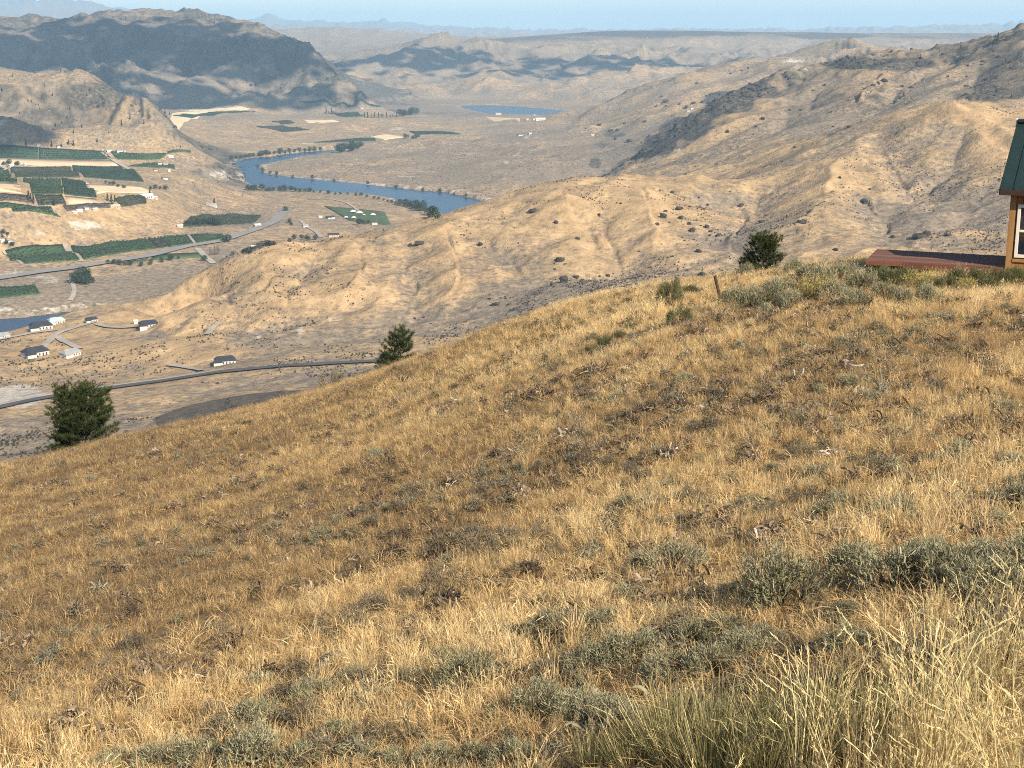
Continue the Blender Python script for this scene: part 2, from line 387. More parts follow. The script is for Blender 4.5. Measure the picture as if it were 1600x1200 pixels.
# the draws and spurs that can be told apart in the photograph: (line, depth in m, half width in m)
CARVE = [
    ([(925, 325), (945, 365), (985, 405), (1005, 432)], -17, 34), ([(740, 345), (775, 385), (830, 422), (885, 442)], -10, 30), ([(620, 378), (640, 420), (652, 470), (640, 512)], -9, 28),
    ([(482, 388), (470, 430), (440, 480), (420, 522)], -10, 28), ([(350, 430), (362, 470), (385, 512)], -9, 26), ([(868, 288), (885, 330), (925, 372), (985, 408)], 11, 24), ([(560, 372), (562, 420), (540, 470)], 8, 26),
    ([(700, 335), (705, 380), (720, 430), (700, 490)], 8, 26), ([(400, 395), (420, 440), (460, 490)], 7, 24), ([(1010, 282), (1015, 330), (1030, 380)], 8, 28), ([(1210, 250), (1180, 310), (1150, 360), (1120, 412)], -20, 44),
    ([(1345, 198), (1385, 225), (1425, 262), (1440, 300)], -18, 38), ([(1480, 160), (1530, 200), (1575, 245)], 15, 36), ([(1512, 165), (1500, 215), (1465, 275), (1440, 330)], -15, 36), ([(1300, 240), (1290, 290), (1260, 340), (1230, 390)], 12, 34),
    ([(1350, 275), (1375, 325), (1400, 372)], -12, 32), ([(1550, 260), (1530, 310), (1500, 360)], -12, 32), ([(1480, 88), (1420, 130), (1350, 170), (1250, 215)], -20, 60), ([(1562, 78), (1500, 130), (1440, 160)], -22, 55),
    ([(1300, 112), (1262, 160), (1200, 208)], -18, 50), ([(1400, 100), (1370, 135), (1310, 170)], 14, 45), ([(1180, 140), (1150, 185), (1090, 235)], 16, 45), ([(260, 50), (285, 80), (297, 104), (275, 120), (240, 140)], -70, 150),
    ([(330, 50), (375, 85), (430, 125)], 50, 130), ([(130, 42), (150, 80), (170, 112)], -60, 150), ([(420, 60), (440, 95), (480, 125)], -45, 120), ([(60, 50), (40, 90), (60, 130)], -50, 140), ([(200, 45), (215, 85), (200, 120)], 45, 130),
    ([(60, 120), (80, 160), (110, 195)], -22, 60), ([(150, 125), (165, 160), (175, 195)], 18, 55), ([(880, 75), (870, 100), (820, 130)], -40, 160), ([(990, 75), (1000, 105), (960, 130)], 40, 160), ([(760, 85), (780, 115), (760, 140)], 35, 150)]
CUT = np.zeros(XX.shape); CUTN = np.zeros(XX.shape)
for line, dep, wd_ in CARVE:
    P_ = [hit(*q) for q in line]; P_ = [(q[0], q[1]) for q in P_ if q is not None]
    if len(P_) < 2: continue
    P_ = np.array(P_); lo_, hi_ = P_.min(0) - 3 * wd_, P_.max(0) + 3 * wd_
    m = (XX > lo_[0]) & (XX < hi_[0]) & (YY > lo_[1]) & (YY < hi_[1])
    x, y = XX[m] + .35 * wd_ * gnoise(XX[m] / wd_ / 2, YY[m] / wd_ / 2), YY[m] + .35 * wd_ * gnoise(XX[m] / wd_ / 2 + 9, YY[m] / wd_ / 2)
    best = np.full(x.shape, 1e18); tt = np.zeros(x.shape)
    for k, ((x0, y0), (x1, y1)) in enumerate(zip(P_, P_[1:])):
        ex, ey = x1 - x0, y1 - y0
        t = np.clip(((x - x0) * ex + (y - y0) * ey) / (ex * ex + ey * ey + 1e-9), 0, 1); d2 = (x - x0 - t * ex) ** 2 + (y - y0 - t * ey) ** 2
        tt = np.where(d2 < best, (k + t) / (len(P_) - 1), tt); best = np.minimum(best, d2)
    prof = np.exp(-(np.sqrt(best) / wd_) ** 1.35) * smooth(0, .25, tt) * smooth(1.02, .85, tt)
    CUT[m] += dep * prof; CUTN[m] += np.sign(dep) * prof
ZZ += .62 * CUT
# drainage: gullies and spurs that run down the fall line, several sizes
SA = np.gradient(ZZ, axis=0) / (np.gradient(AA, axis=0) * DD); SD_ = np.gradient(ZZ, axis=1) / np.gradient(DD, axis=1)
GX = SA * np.cos(AA) + SD_ * np.sin(AA); GY = -SA * np.sin(AA) + SD_ * np.cos(AA)
SLP = np.hypot(GX, GY); ASP = np.arctan2(GY, GX)
RIDGE = np.zeros(XX.shape); RSUM = np.zeros(XX.shape)
for k, wl in enumerate((1500, 720, 340, 165, 80, 38)):
    band = smooth(1.0, 0.35, wl / (DD * 0.15)) * smooth(0.0012, 0.006, wl / DD)
    m = band > 0.01
    x, y, asp = XX[m] / wl, YY[m] / wl, ASP[m]
    wx = x + 0.40 * gnoise(x * .6 + 5, y * .6); wy = y + 0.40 * gnoise(x * .6 - 8, y * .6 + 3)
    acc = np.zeros(x.shape); ws = np.zeros(x.shape)
    for q in range(6):
        th = q * math.pi / 6
        w = np.cos(asp - th) ** 8 + 1e-3
        al, ac = wx * math.cos(th) + wy * math.sin(th), -wx * math.sin(th) + wy * math.cos(th)
        acc += w * (0.42 - np.abs(gnoise(ac * 1.25 + 3.7 * k + q * 11, al * .42 + 1.3 * k)) * 1.7); ws += w
    aniso = acc / ws
    iso = 0.42 - np.abs(gnoise(wx + 3.7 * k, wy + 1.3 * k)) * 1.6
    st = smooth(.03, .16, SLP[m])
    rid = iso * (1 - .75 * st) + aniso * .75 * st
    ZZ[m] += rid * wl * (.05, .085, .155, .17, .125, .10)[k] * band[m] * (ROUGH[m] ** 1.3)
    RIDGE[m] += rid * band[m] * min(1, (k + 1) / 3); RSUM[m] += band[m] * min(1, (k + 1) / 3)
RIDGE /= RSUM + 1e-6
RIDGE += .38 * CUTN
# crags where the ground is rock
cr = smooth(.35, .75, CL[..., 1] + .25 * gnoise(XX / 130, YY / 130)) * smooth(800, 1600, DD) * smooth(6500, 4500, DD)
for wl, am in ((70, 9.0), (33, 5.5), (16, 2.6)):
    m = (cr > .01) & (wl > DD * .006)
    ZZ[m] += cr[m] * am * (np.abs(gnoise(XX[m] / wl + 9, YY[m] / wl)) * 2.2 - .5)
# water beds and banks
lk = (DD > 4600) & (DD < 7500)
wdl = sdist(WATERS[2], XX[lk], YY[lk])
ZZ[lk] = np.where(wdl < 700, np.minimum(ZZ[lk], WATER + 1.5 + np.maximum(wdl, 0) * .022 + 300 * smooth(350, 700, wdl)), ZZ[lk])
WD = np.full(XX.shape, 1e9)
m = (DD > 1100) & (DD < 7500)
for poly in WATERS:
    WD[m] = np.minimum(WD[m], sdist(poly, XX[m], YY[m]))
jit = (6 * gnoise(XX / 40, YY / 40) + 3 * gnoise(XX / 17, YY / 17)) * (DD < 4500)
bank = WATER + np.clip((WD + jit) * 0.10, -4, 5)
near_w = WD < 120
ZZ = np.where(near_w & (WD + jit < 0), np.minimum(ZZ, bank), ZZ)
ZZ = np.where((DD > 1150) & (DD < 7500) & (WD + jit >= 0), np.maximum(ZZ, np.minimum(bank, WATER + 5)), ZZ)

# ------------------------------------------------------------------ near hillside
SDIST = [(-300, 88), (0, 82), (120, 84), (300, 84), (520, 84), (700, 76), (860, 68), (1020, 62), (1180, 60), (1350, 56), (1500, 54), (1600, 54), (1900, 56)]
_su = np.array([p[0] for p in SKYL], float)
_saz, _ss = pix(_su, np.array([p[1] for p in SKYL]) - np.interp(_su, [0, 300, 900], [7, 7, 2]))
_sd = np.interp(_su, [p[0] for p in SDIST], [p[1] for p in SDIST])
PA, PB, EYE = 0.215, -0.203, -3.5
def znear(x, y, detail=True):
    d = np.hypot(x, y) + 1e-6
    az = np.arctan2(x, y)
    st = np.interp(az, _saz, _ss); ds = np.interp(az, _saz, _sd)
    front = smooth(1.5, 0.8, np.abs(az))
    pl = EYE + PA * x + PB * y
    z_ds = EYE + PA * ds * np.sin(az) + PB * ds * np.cos(az)
    delta = (st - z_ds / ds) * front
    q = np.minimum(d / ds, 1.0)
    z = pl + delta * smooth(.08, .86, q) * d
    over = np.maximum(d - 0.80 * ds, 0)
    z = z - 0.0016 * over ** 2 * front - 0.02 * np.maximum(d - 1.25 * ds, 0) ** 1.5 * front
    z = z + 1.9 * smooth(6.0, 1.6, d)                   # the bank the photographer stands on
    if detail:
        c = (0.69 * x + 0.73 * y); p = (0.73 * x - 0.69 * y)       # along and across the contour lines
        amp = smooth(6, 22, d)
        z = z + amp * (0.16 * gnoise(p / 2.3, c / 16 + 4) + 0.08 * gnoise(p / 1.1 + 9, c / 7)) + 0.03 * fbm(x / .8, y / .8, 3) + 0.25 * amp * gnoise(x / 14, y / 14)
    return z

def hit_near(u, v):
    az, s = pix(u, v)
    d = np.exp(np.linspace(math.log(1.5), math.log(130), 1500))
    zt = znear(d * math.sin(az), d * math.cos(az))
    k = np.nonzero(zt >= s * d)[0]
    if len(k) == 0: return None
    return Vector((d[k[0]] * math.sin(az), d[k[0]] * math.cos(az), float(zt[k[0]])))
# ------------------------------------------------------------------ terrain materials and meshes
def terrain_material():
    s = NT('valley_ground', 0.95, 0.1)
    at = s.n('Attribute', attribute_name='ground'); sep = s.n('SeparateColor'); s.l(at.outputs['Color'], sep.inputs[0])
    gold, rock, sage = sep.outputs[0], sep.outputs[1], sep.outputs[2]
    ap = s.n('Attribute', attribute_name='pale')
    P = s.pos()
    n1 = s.noise(P, 1 / 160, 5, .6); n2 = s.noise(P, 1 / 24, 6, .72); n3 = s.noise(P, 1 / 6, 5, .72); n4 = s.noise(P, 1 / 420, 4, .6)
    base_gold = s.ramp(n2, [(.30, (.220, .153, .088)), (.5, (.375, .260, .142)), (.70, (.51, .362, .205))])
    base_sage = s.ramp(n3, [(.30, (.110, .090, .068)), (.5, (.225, .180, .132)), (.72, (.35, .278, .198))])
    base_rock = s.ramp(n3, [(.32, (.032, .030, .027)), (.55, (.105, .094, .078)), (.78, (.27, .235, .185))])
    f = s.math('ADD', gold, s.math('MULTIPLY', s.math('SUBTRACT', n1, .5), 1.7))
    f = s.math('ADD', f, s.math('MULTIPLY', s.math('SUBTRACT', n2, .5), 1.5))
    f = s.math('ADD', f, s.math('MULTIPLY', s.math('SUBTRACT', n3, .5), 1.5))
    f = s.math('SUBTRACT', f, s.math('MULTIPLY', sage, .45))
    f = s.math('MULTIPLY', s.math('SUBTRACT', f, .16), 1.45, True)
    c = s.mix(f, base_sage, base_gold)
    r = s.math('ADD', rock, s.math('MULTIPLY', s.math('SUBTRACT', n2, .5), 1.6))
    r = s.math('ADD', r, s.math('MULTIPLY', s.math('SUBTRACT', n4, .5), 1.2))
    r = s.math('MULTIPLY', s.math('SUBTRACT', r, .42), 3.5, True)
    c = s.mix(r, c, base_rock)
    # scattered sagebrush seen from afar: small dark specks
    vo = s.n('TexVoronoi'); vo.inputs['Scale'].default_value = 1 / 9; s.l(P, vo.inputs['Vector'])
    sp = s.math('MULTIPLY', s.math('LESS_THAN', vo.outputs['Distance'], .26), s.math('MULTIPLY', s.math('SUBTRACT', n2, .46), 5, True))
    c = s.mix(s.math('MULTIPLY', sp, .65), c, (.085, .075, .05))
    # pale bare ground
    pf = s.math('MULTIPLY', s.math('SUBTRACT', s.math('ADD', ap.outputs['Fac'], s.math('MULTIPLY', s.math('SUBTRACT', n2, .5), 2.6)), .45), 2.2, True)
    pf = s.math('MULTIPLY', pf, s.math('GREATER_THAN', ap.outputs['Fac'], .02))
    c = s.mix(s.math('MULTIPLY', pf, .85), c, s.ramp(n3, [(.3, (.36, .32, .27)), (.7, (.60, .55, .47))]))
    ad = s.n('Attribute', attribute_name='dark_ground'); df = s.math('MULTIPLY', s.math('SUBTRACT', s.math('ADD', ad.outputs['Fac'], s.math('MULTIPLY', s.math('SUBTRACT', n2, .5), .5)), .35), 4.0, True)
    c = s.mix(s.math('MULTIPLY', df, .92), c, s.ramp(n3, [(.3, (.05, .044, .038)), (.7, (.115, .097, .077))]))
    s.col(c)
    h = s.math('ADD', s.math('MULTIPLY', n2, 2.2), n3)
    s.bump(h, 0.6, 1.6)
    return s.m
PALE = [(340, 270, 18, 9, .7), (352, 278, 14, 8, .6), (403, 253, 0, 0, 0), (372, 262, 5, 5, .6), (382, 274, 5, 6, .6), (135, 352, 34, 10, .75), (55, 365, 22, 6, .55), (503, 488, 9, 6, .5), (516, 496, 10, 5, .5), (530, 500, 12, 4, .45), (462, 500, 5, 10, .5), (468, 516, 6, 9, .5), (440, 512, 10, 6, .35), (556, 507, 14, 4, .4), (545, 508, 30, 5, .4), (404, 522, 4, 8, .5),
        (25, 618, 55, 20, 1.0), (85, 617, 20, 6, .5), (2, 190, 8, 6, .9), (5, 216, 8, 4, .9), (520, 186, 10, 3, .4), (600, 190, 40, 6, .3), (620, 201, 14, 2.5, .8), (550, 197, 6, 4, .6), (75, 436, 25, 9, .55), (25, 430, 30, 12, .35),
        (60, 484, 90, 5, .7), (430, 277, 60, 3, .5), (540, 287, 60, 2.5, .4), (830, 214, 14, 5, .5), (806, 240, 10, 5, .6), (790, 254, 6, 3, .7), (1060, 235, 8, 4, .9), (380, 395, 14, 12, .4), (60, 556, 30, 6, .4), (510, 340, 20, 4, .3),
        (630, 276, 40, 1.5, .6), (650, 268, 40, 1.5, .6), (665, 283, 30, 1.5, .5), (570, 268, 60, 3, .3), (735, 298, 14, 3, .5), (1242, 95, 26, 4, 1.0), (1252, 107, 20, 3.2, .9), (960, 167, 24, 5, .3), (320, 172, 45, 3.5, .8), (605, 214, 28, 3.4, 1.0), (480, 224, 20, 2, .7)]
# greyer scrub (+) or purer grass (-): pixel ellipses
SCRUB = [(740, 250, 90, 22, .5), (870, 268, 90, 14, .6), (620, 240, 60, 6, .3), (920, 240, 60, 16, .5), (450, 530, 110, 14, .35), (850, 450, 120, 16, .4), (790, 480, 70, 20, .4), (560, 590, 120, 16, .5), (240, 530, 30, 12, .4),
         (100, 680, 140, 40, .3), (1120, 310, 60, 14, .2), (1280, 190, 90, 30, .35), (1470, 210, 50, 22, .3), (1420, 345, 40, 20, .25), (340, 400, 40, 12, .6), (60, 440, 60, 20, .5), (200, 450, 80, 20, .4), (380, 345, 60, 10, .5),
         (430, 395, 0, 0, 0), (830, 205, 100, 12, .4), (720, 175, 40, 10, .5), (660, 350, 30, 10, -.2), (900, 360, 70, 20, -.1)]
ROCKS = [(1010, 235, 26, 10, .5), (1070, 200, 40, 18, .9), (1135, 158, 40, 18, .9), (1030, 225, 26, 16, .9), (1400, 101, 60, 9, .9), (1330, 99, 44, 9, .9), (1180, 140, 26, 12, .7), (1570, 120, 50, 50, .6), (1520, 145, 50, 16, .5), (930, 255, 12, 10, .6), (940, 228, 30, 6, .3), (480, 500, 24, 14, .3),
         (960, 210, 20, 6, .5), (520, 110, 24, 16, .5), (610, 135, 40, 12, .3), (160, 145, 50, 22, .25), (1000, 53, 90, 4, .9), (1110, 52, 60, 4, .6), (1300, 56, 60, 4, .8), (380, 262, 20, 20, .4)]
def build_terrain():
    global ROCKY
    U, V = project(XX, YY, ZZ)
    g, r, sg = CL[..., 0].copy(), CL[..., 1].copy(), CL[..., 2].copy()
    pale = np.zeros(XX.shape)
    def ell(u, v, a, b): return smooth(1.25, .6, np.hypot((U - u) / a, (V - v) / b))
    for u, v, a, b, k in PALE:
        if a: pale = np.maximum(pale, k * ell(u, v, a, b))
    for u, v, a, b, k in SCRUB:
        if a: e = k * ell(u, v, a, b); sg += e; g -= e * .9
    for u, v, a, b, k in ROCKS: r += k * ell(u, v, a, b)
    g += np.clip(RIDGE, -.6, .4) * .75 * smooth(.2, .6, ROUGH); sg -= np.clip(RIDGE, -.6, .4) * .6 * smooth(.2, .6, ROUGH)
    # steep ground is rockier
    gx = np.gradient(ZZ, axis=1) / np.gradient(DD, axis=1)
    gy = np.gradient(ZZ, axis=0) / (np.gradient(AA, axis=0) * DD)
    slope = np.hypot(gx, gy)
    r += smooth(.45, .9, slope) * .35 * smooth(900, 1600, DD)
    ROCKY = r
    pale = np.maximum(pale, smooth(20, 4, np.abs(WD + jit - 6)) * .5 * (WD > -5))
    dark_ground = smooth(1.06, .90, np.hypot((U - 410) / 175, (V - 640 + .11 * (U - 410)) / 27) + .04 * gnoise(XX / 20, YY / 20)) * (DD < 1000)  # one darker brown ellipse in the ground colour, rim roughened by noise
    ok = np.clip(np.stack([g, r, sg, np.ones_like(g)], -1), 0, 2)
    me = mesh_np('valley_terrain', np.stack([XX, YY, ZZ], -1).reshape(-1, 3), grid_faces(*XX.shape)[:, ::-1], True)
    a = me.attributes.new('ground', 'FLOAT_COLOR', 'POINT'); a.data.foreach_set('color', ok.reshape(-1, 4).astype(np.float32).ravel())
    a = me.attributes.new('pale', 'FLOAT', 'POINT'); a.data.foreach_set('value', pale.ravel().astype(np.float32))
    a = me.attributes.new('dark_ground', 'FLOAT', 'POINT'); a.data.foreach_set('value', dark_ground.ravel().astype(np.float32))
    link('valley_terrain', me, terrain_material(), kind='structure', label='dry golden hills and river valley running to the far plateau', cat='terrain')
build_terrain()

def water_material():
    s = NT('river_water', 0.28, 0.3)
    s.b.inputs['IOR'].default_value = 1.33
    P = s.pos(); n = s.noise(P, 1 / 3.5, 4, .6); n2 = s.noise(P, 1 / 90, 3)
    s.bump(n, 0.35, 0.35)
    s.col(s.ramp(n2, [(.3, (.009, .034, .072)), (.7, (.016, .048, .092))]))
    return s.m
WATER_MAT = water_material()
for nm, lab, poly in zip(('river', 'river', 'lake'), ('blue river looping through the valley between dry terraces', 'dark river reach below the bench with white houses', 'far blue lake below the plateau'), WATERS):
    c = poly.mean(0); bm = bmesh.new()
    # widen the sheet under the banks; the banks cut the visible edge
    vs = []
    P2 = poly; n = len(P2)
    ar = 0.5 * np.sum(P2[:, 0] * np.roll(P2[:, 1], -1) - np.roll(P2[:, 0], -1) * P2[:, 1]); sgn = 1 if ar > 0 else -1
    for k in range(n):
        e0 = P2[k] - P2[k - 1]; e1 = P2[(k + 1) % n] - P2[k]
        nn = np.array([e0[1] + e1[1], -e0[0] - e1[0]]) * sgn; nn = nn / (np.linalg.norm(nn) + 1e-9)
        q = P2[k] + nn * 9
        vs.append(bm.verts.new((q[0], q[1], WATER)))
    f = bm.faces.new(vs)
    if f.normal.z < 0 or (f.normal_update() or f.normal.z < 0): f.normal_flip()
    bmesh.ops.triangulate(bm, faces=[f])
    me = bpy.data.meshes.new(nm); bm.to_mesh(me); bm.free()
    link(nm, me, WATER_MAT, kind='structure', label=lab, cat='water')

def hillside_material():
    s = NT('hillside_soil', 0.95, 0.1)
    P = s.pos()
    n1 = s.noise(P, .12, 5, .6); n2 = s.noise(P, 1.6, 5, .65); n3 = s.noise(P, 14, 4, .7)
    c = s.ramp(n2, [(.3, (.11, .075, .042)), (.5, (.20, .138, .072)), (.72, (.33, .23, .12))])
    c2 = s.ramp(n3, [(.3, (.10, .068, .036)), (.55, (.24, .16, .08)), (.8, (.42, .29, .15))])
    c = s.mix(.55, c, c2)
    c = s.mix(s.math('MULTIPLY', s.math('SUBTRACT', n1, .5), 1.6, True), c, (.20, .165, .10))
    s.col(c); s.bump(s.math('ADD', n2, n3), .8, .05)
    return s.m
az_n = np.concatenate([np.linspace(-math.pi, -.56, 60)[:-1], np.linspace(-.56, .56, 520), np.linspace(.56, math.pi, 60)[1:]])
d_n = np.exp(np.linspace(math.log(.6), math.log(150), 420))
A2, D2 = np.meshgrid(az_n, d_n, indexing='ij')
X2, Y2 = D2 * np.sin(A2), D2 * np.cos(A2)
Z2 = znear(X2, Y2)
me = mesh_np('hillside', np.stack([X2, Y2, Z2], -1).reshape(-1, 3), grid_faces(*X2.shape)[:, ::-1], True)
HILL_MAT = hillside_material()
link('hillside', me, HILL_MAT, kind='structure', label='steep near hillside of bare soil under dry golden grass', cat='hillside')
# ------------------------------------------------------------------ materials for valley things
def leaf_material(name, c, var=.45, trans=.25, rough=.7, by_obj=True):
    s = NT(name, rough, .25)
    tc = s.n('TexCoord'); oi = s.n('ObjectInfo')
    f = s.noise(tc.outputs['Object'], 2.2, 3)
    col = s.ramp(f, [(.25, tuple(x * (1 - var) for x in c)), (.75, tuple(x * (1 + var) for x in c))])
    if by_obj:
        hv = s.n('HueSaturation'); s.l(col, hv.inputs['Color'])
        s.l(s.math('ADD', s.math('MULTIPLY', oi.outputs['Random'], .5), .75), hv.inputs['Value'])
        col = hv.outputs[0]
    s.col(col)
    if trans:
        tr = s.n('BsdfTranslucent'); s.l(col, tr.inputs['Color'])
        mx = s.n('MixShader'); mx.inputs[0].default_value = trans
        s.l(s.b.outputs[0], mx.inputs[1]); s.l(tr.outputs[0], mx.inputs[2])
        s.l(mx.outputs[0], s.t.nodes['Material Output'].inputs[0])
    return s.m
M = {}
M['leaf_dark'] = leaf_material('valley_leaf', (.045, .065, .035))
M['conifer'] = leaf_material('far_needles', (.035, .05, .03))
M['bark'] = plain('bark', (.12, .085, .06), .95, .1)
M['grey_twig'] = leaf_material('bare_poplar', (.16, .14, .12))
M['orchard'] = plain('orchard_leaves', (.040, .066, .034), .9, .1, .5, .12)
M['orchard_dark'] = plain('orchard_leaves_dark', (.028, .050, .034), .9, .1, .4, .12)
M['orchard_olive'] = plain('orchard_leaves_olive', (.066, .074, .048), .9, .1, .4, .12)
M['orchard_bare'] = plain('bare_orchard', (.10, .085, .075), .95, .1, .4, .12)
def orchard_mat(name, c, ang):
    s = NT(name, .9, .1); P = s.pos(); mp = s.n('Mapping'); mp.inputs['Rotation'].default_value = (0, 0, ang); s.l(P, mp.inputs[0])
    w = s.n('TexWave'); w.inputs['Scale'].default_value = .06; w.inputs['Distortion'].default_value = 1.5; w.inputs['Detail'].default_value = 2; s.l(mp.outputs[0], w.inputs['Vector'])
    f = s.noise(P, .35, 4, .7); g = s.noise(P, .012, 3)
    k = s.math('ADD', s.math('MULTIPLY', f, .7), s.math('ADD', s.math('MULTIPLY', w.outputs['Fac'], .25), s.math('MULTIPLY', s.math('SUBTRACT', g, .5), .8)))
    s.col(s.ramp(k, [(.25, tuple(x * .5 for x in c)), (.55, c), (.85, (c[0] * 2.1, c[1] * 1.7, c[2] * 1.9))])); s.bump(f, .8, 1.5); return s.m
M['orchard'] = orchard_mat('orchard_rows', (.058, .094, .046), .4)
M['orchard_dark'] = orchard_mat('orchard_rows_dark', (.044, .074, .044), .5)
M['orchard_olive'] = orchard_mat('orchard_rows_olive', (.066, .072, .048), .3)
M['orchard_bare'] = orchard_mat('orchard_rows_bare', (.10, .085, .075), .3)
M['hay'] = plain('hay_field', (.068, .098, .048), .95, .1, .3, .05)
M['soil'] = plain('bare_field_soil', (.50, .38, .25), .95, .1, .15, .02)
M['straw'] = plain('straw_field', (.62, .50, .31), .95, .1, .15, .02)
M['asphalt'] = plain('asphalt', (.085, .08, .078), .9, .2, .2, .05)
M['gravel'] = plain('gravel_track', (.34, .30, .25), .95, .1, .2, .1)
M['pale_road'] = plain('worn_highway', (.24, .225, .21), .95, .1, .15, .05)
M['white_wall'] = plain('white_wall', (.50, .48, .45), .7, .2, .06, .3)
M['cream_wall'] = plain('cream_wall', (.46, .38, .28), .8, .2, .08, .3)
M['roof_dark'] = plain('dark_roof', (.035, .037, .045), .6, .3, .2, .3)
M['roof_grey'] = plain('grey_roof', (.28, .28, .28), .6, .3, .2, .3)
M['roof_white'] = plain('white_metal_roof', (.52, .52, .51), .5, .4, .05, .3)
M['roof_brown'] = plain('brown_roof', (.16, .12, .09), .8, .2, .2, .3)
M['roof_green'] = plain('pale_green_roof', (.38, .48, .43), .5, .4, .1, .3)
M['window_dark'] = plain('dark_pane', (.03, .035, .045), .1, .6, .1, .3)
def boulder_material():
    s = NT('dark_boulder_rock', .9, .2); tc = s.n('TexCoord')
    f = s.noise(tc.outputs['Object'], 1.3, 5, .65)
    s.col(s.ramp(f, [(.3, (.022, .02, .018)), (.6, (.06, .053, .045)), (.8, (.13, .115, .09))])); s.bump(f, .8, .3)
    return s.m
M['boulder'] = boulder_material()

# ------------------------------------------------------------------ orchards and fields: bilinear patches laid on the terrain
def patch(name, quad, mat, height, label, cat='orchard', kind='stuff', rough=.8, step=7.0, seed=0):
    h = [hit(*q) for q in quad]
    if any(p is None for p in h): print('NOHIT', name, quad); return
    c = [np.array((p.x, p.y)) for p in h]
    w = max(np.linalg.norm(c[1] - c[0]), np.linalg.norm(c[2] - c[3])); l = max(np.linalg.norm(c[3] - c[0]), np.linalg.norm(c[2] - c[1]))
    n, m = int(np.clip(w / step, 3, 60)), int(np.clip(l / step, 3, 60))
    a, b = np.meshgrid(np.linspace(0, 1, n), np.linspace(0, 1, m), indexing='ij')
    xy = ((1 - a) * (1 - b))[..., None] * c[0] + (a * (1 - b))[..., None] * c[1] + (a * b)[..., None] * c[2] + ((1 - a) * b)[..., None] * c[3]
    r = np.random.default_rng(seed + int(abs(quad[0][0]) * 7 + quad[0][1] * 13))
    edge = (a < 1e-6) | (a > 1 - 1e-6) | (b < 1e-6) | (b > 1 - 1e-6)
    xy = xy + r.normal(0, rough * .8, xy.shape) * (~edge)[..., None]
    zt = zfar(xy[..., 0], xy[..., 1])
    z = zt + height * (1 + r.uniform(-.35, .35, a.shape) * min(1, rough)) * (np.where(edge, .8, 1))
    o0 = np.array((xy[..., 0].mean(), xy[..., 1].mean(), zt.min()))
    top = np.concatenate([xy, z[..., None]], -1).reshape(-1, 3) - o0
    f = [list(q) for q in grid_faces(n, m)]
    idx = np.arange(n * m).reshape(n, m)
    ring = list(idx[:, 0]) + list(idx[-1, 1:]) + list(idx[-2::-1, -1]) + list(idx[0, -2:0:-1])
    base = len(top)
    low = np.array([(*(top[k][:2]), zfar(top[k][0] + o0[0], top[k][1] + o0[1]) - 1.0 - o0[2]) for k in ring])
    vv = np.concatenate([top, low])
    for k in range(len(ring)):
        k2 = (k + 1) % len(ring)
        f.append([ring[k], ring[k2], base + k2, base + k])
    me = mesh_np(name, vv, np.array(f))
    bm = bmesh.new(); bm.from_mesh(me); bmesh.ops.recalc_face_normals(bm, faces=bm.faces); bm.to_mesh(me); bm.free()
    return link(name, me, M[mat], label=label, cat=cat, kind=kind, loc=tuple(o0))
UP, LO = 'on the upper terrace', 'on the lower terrace'
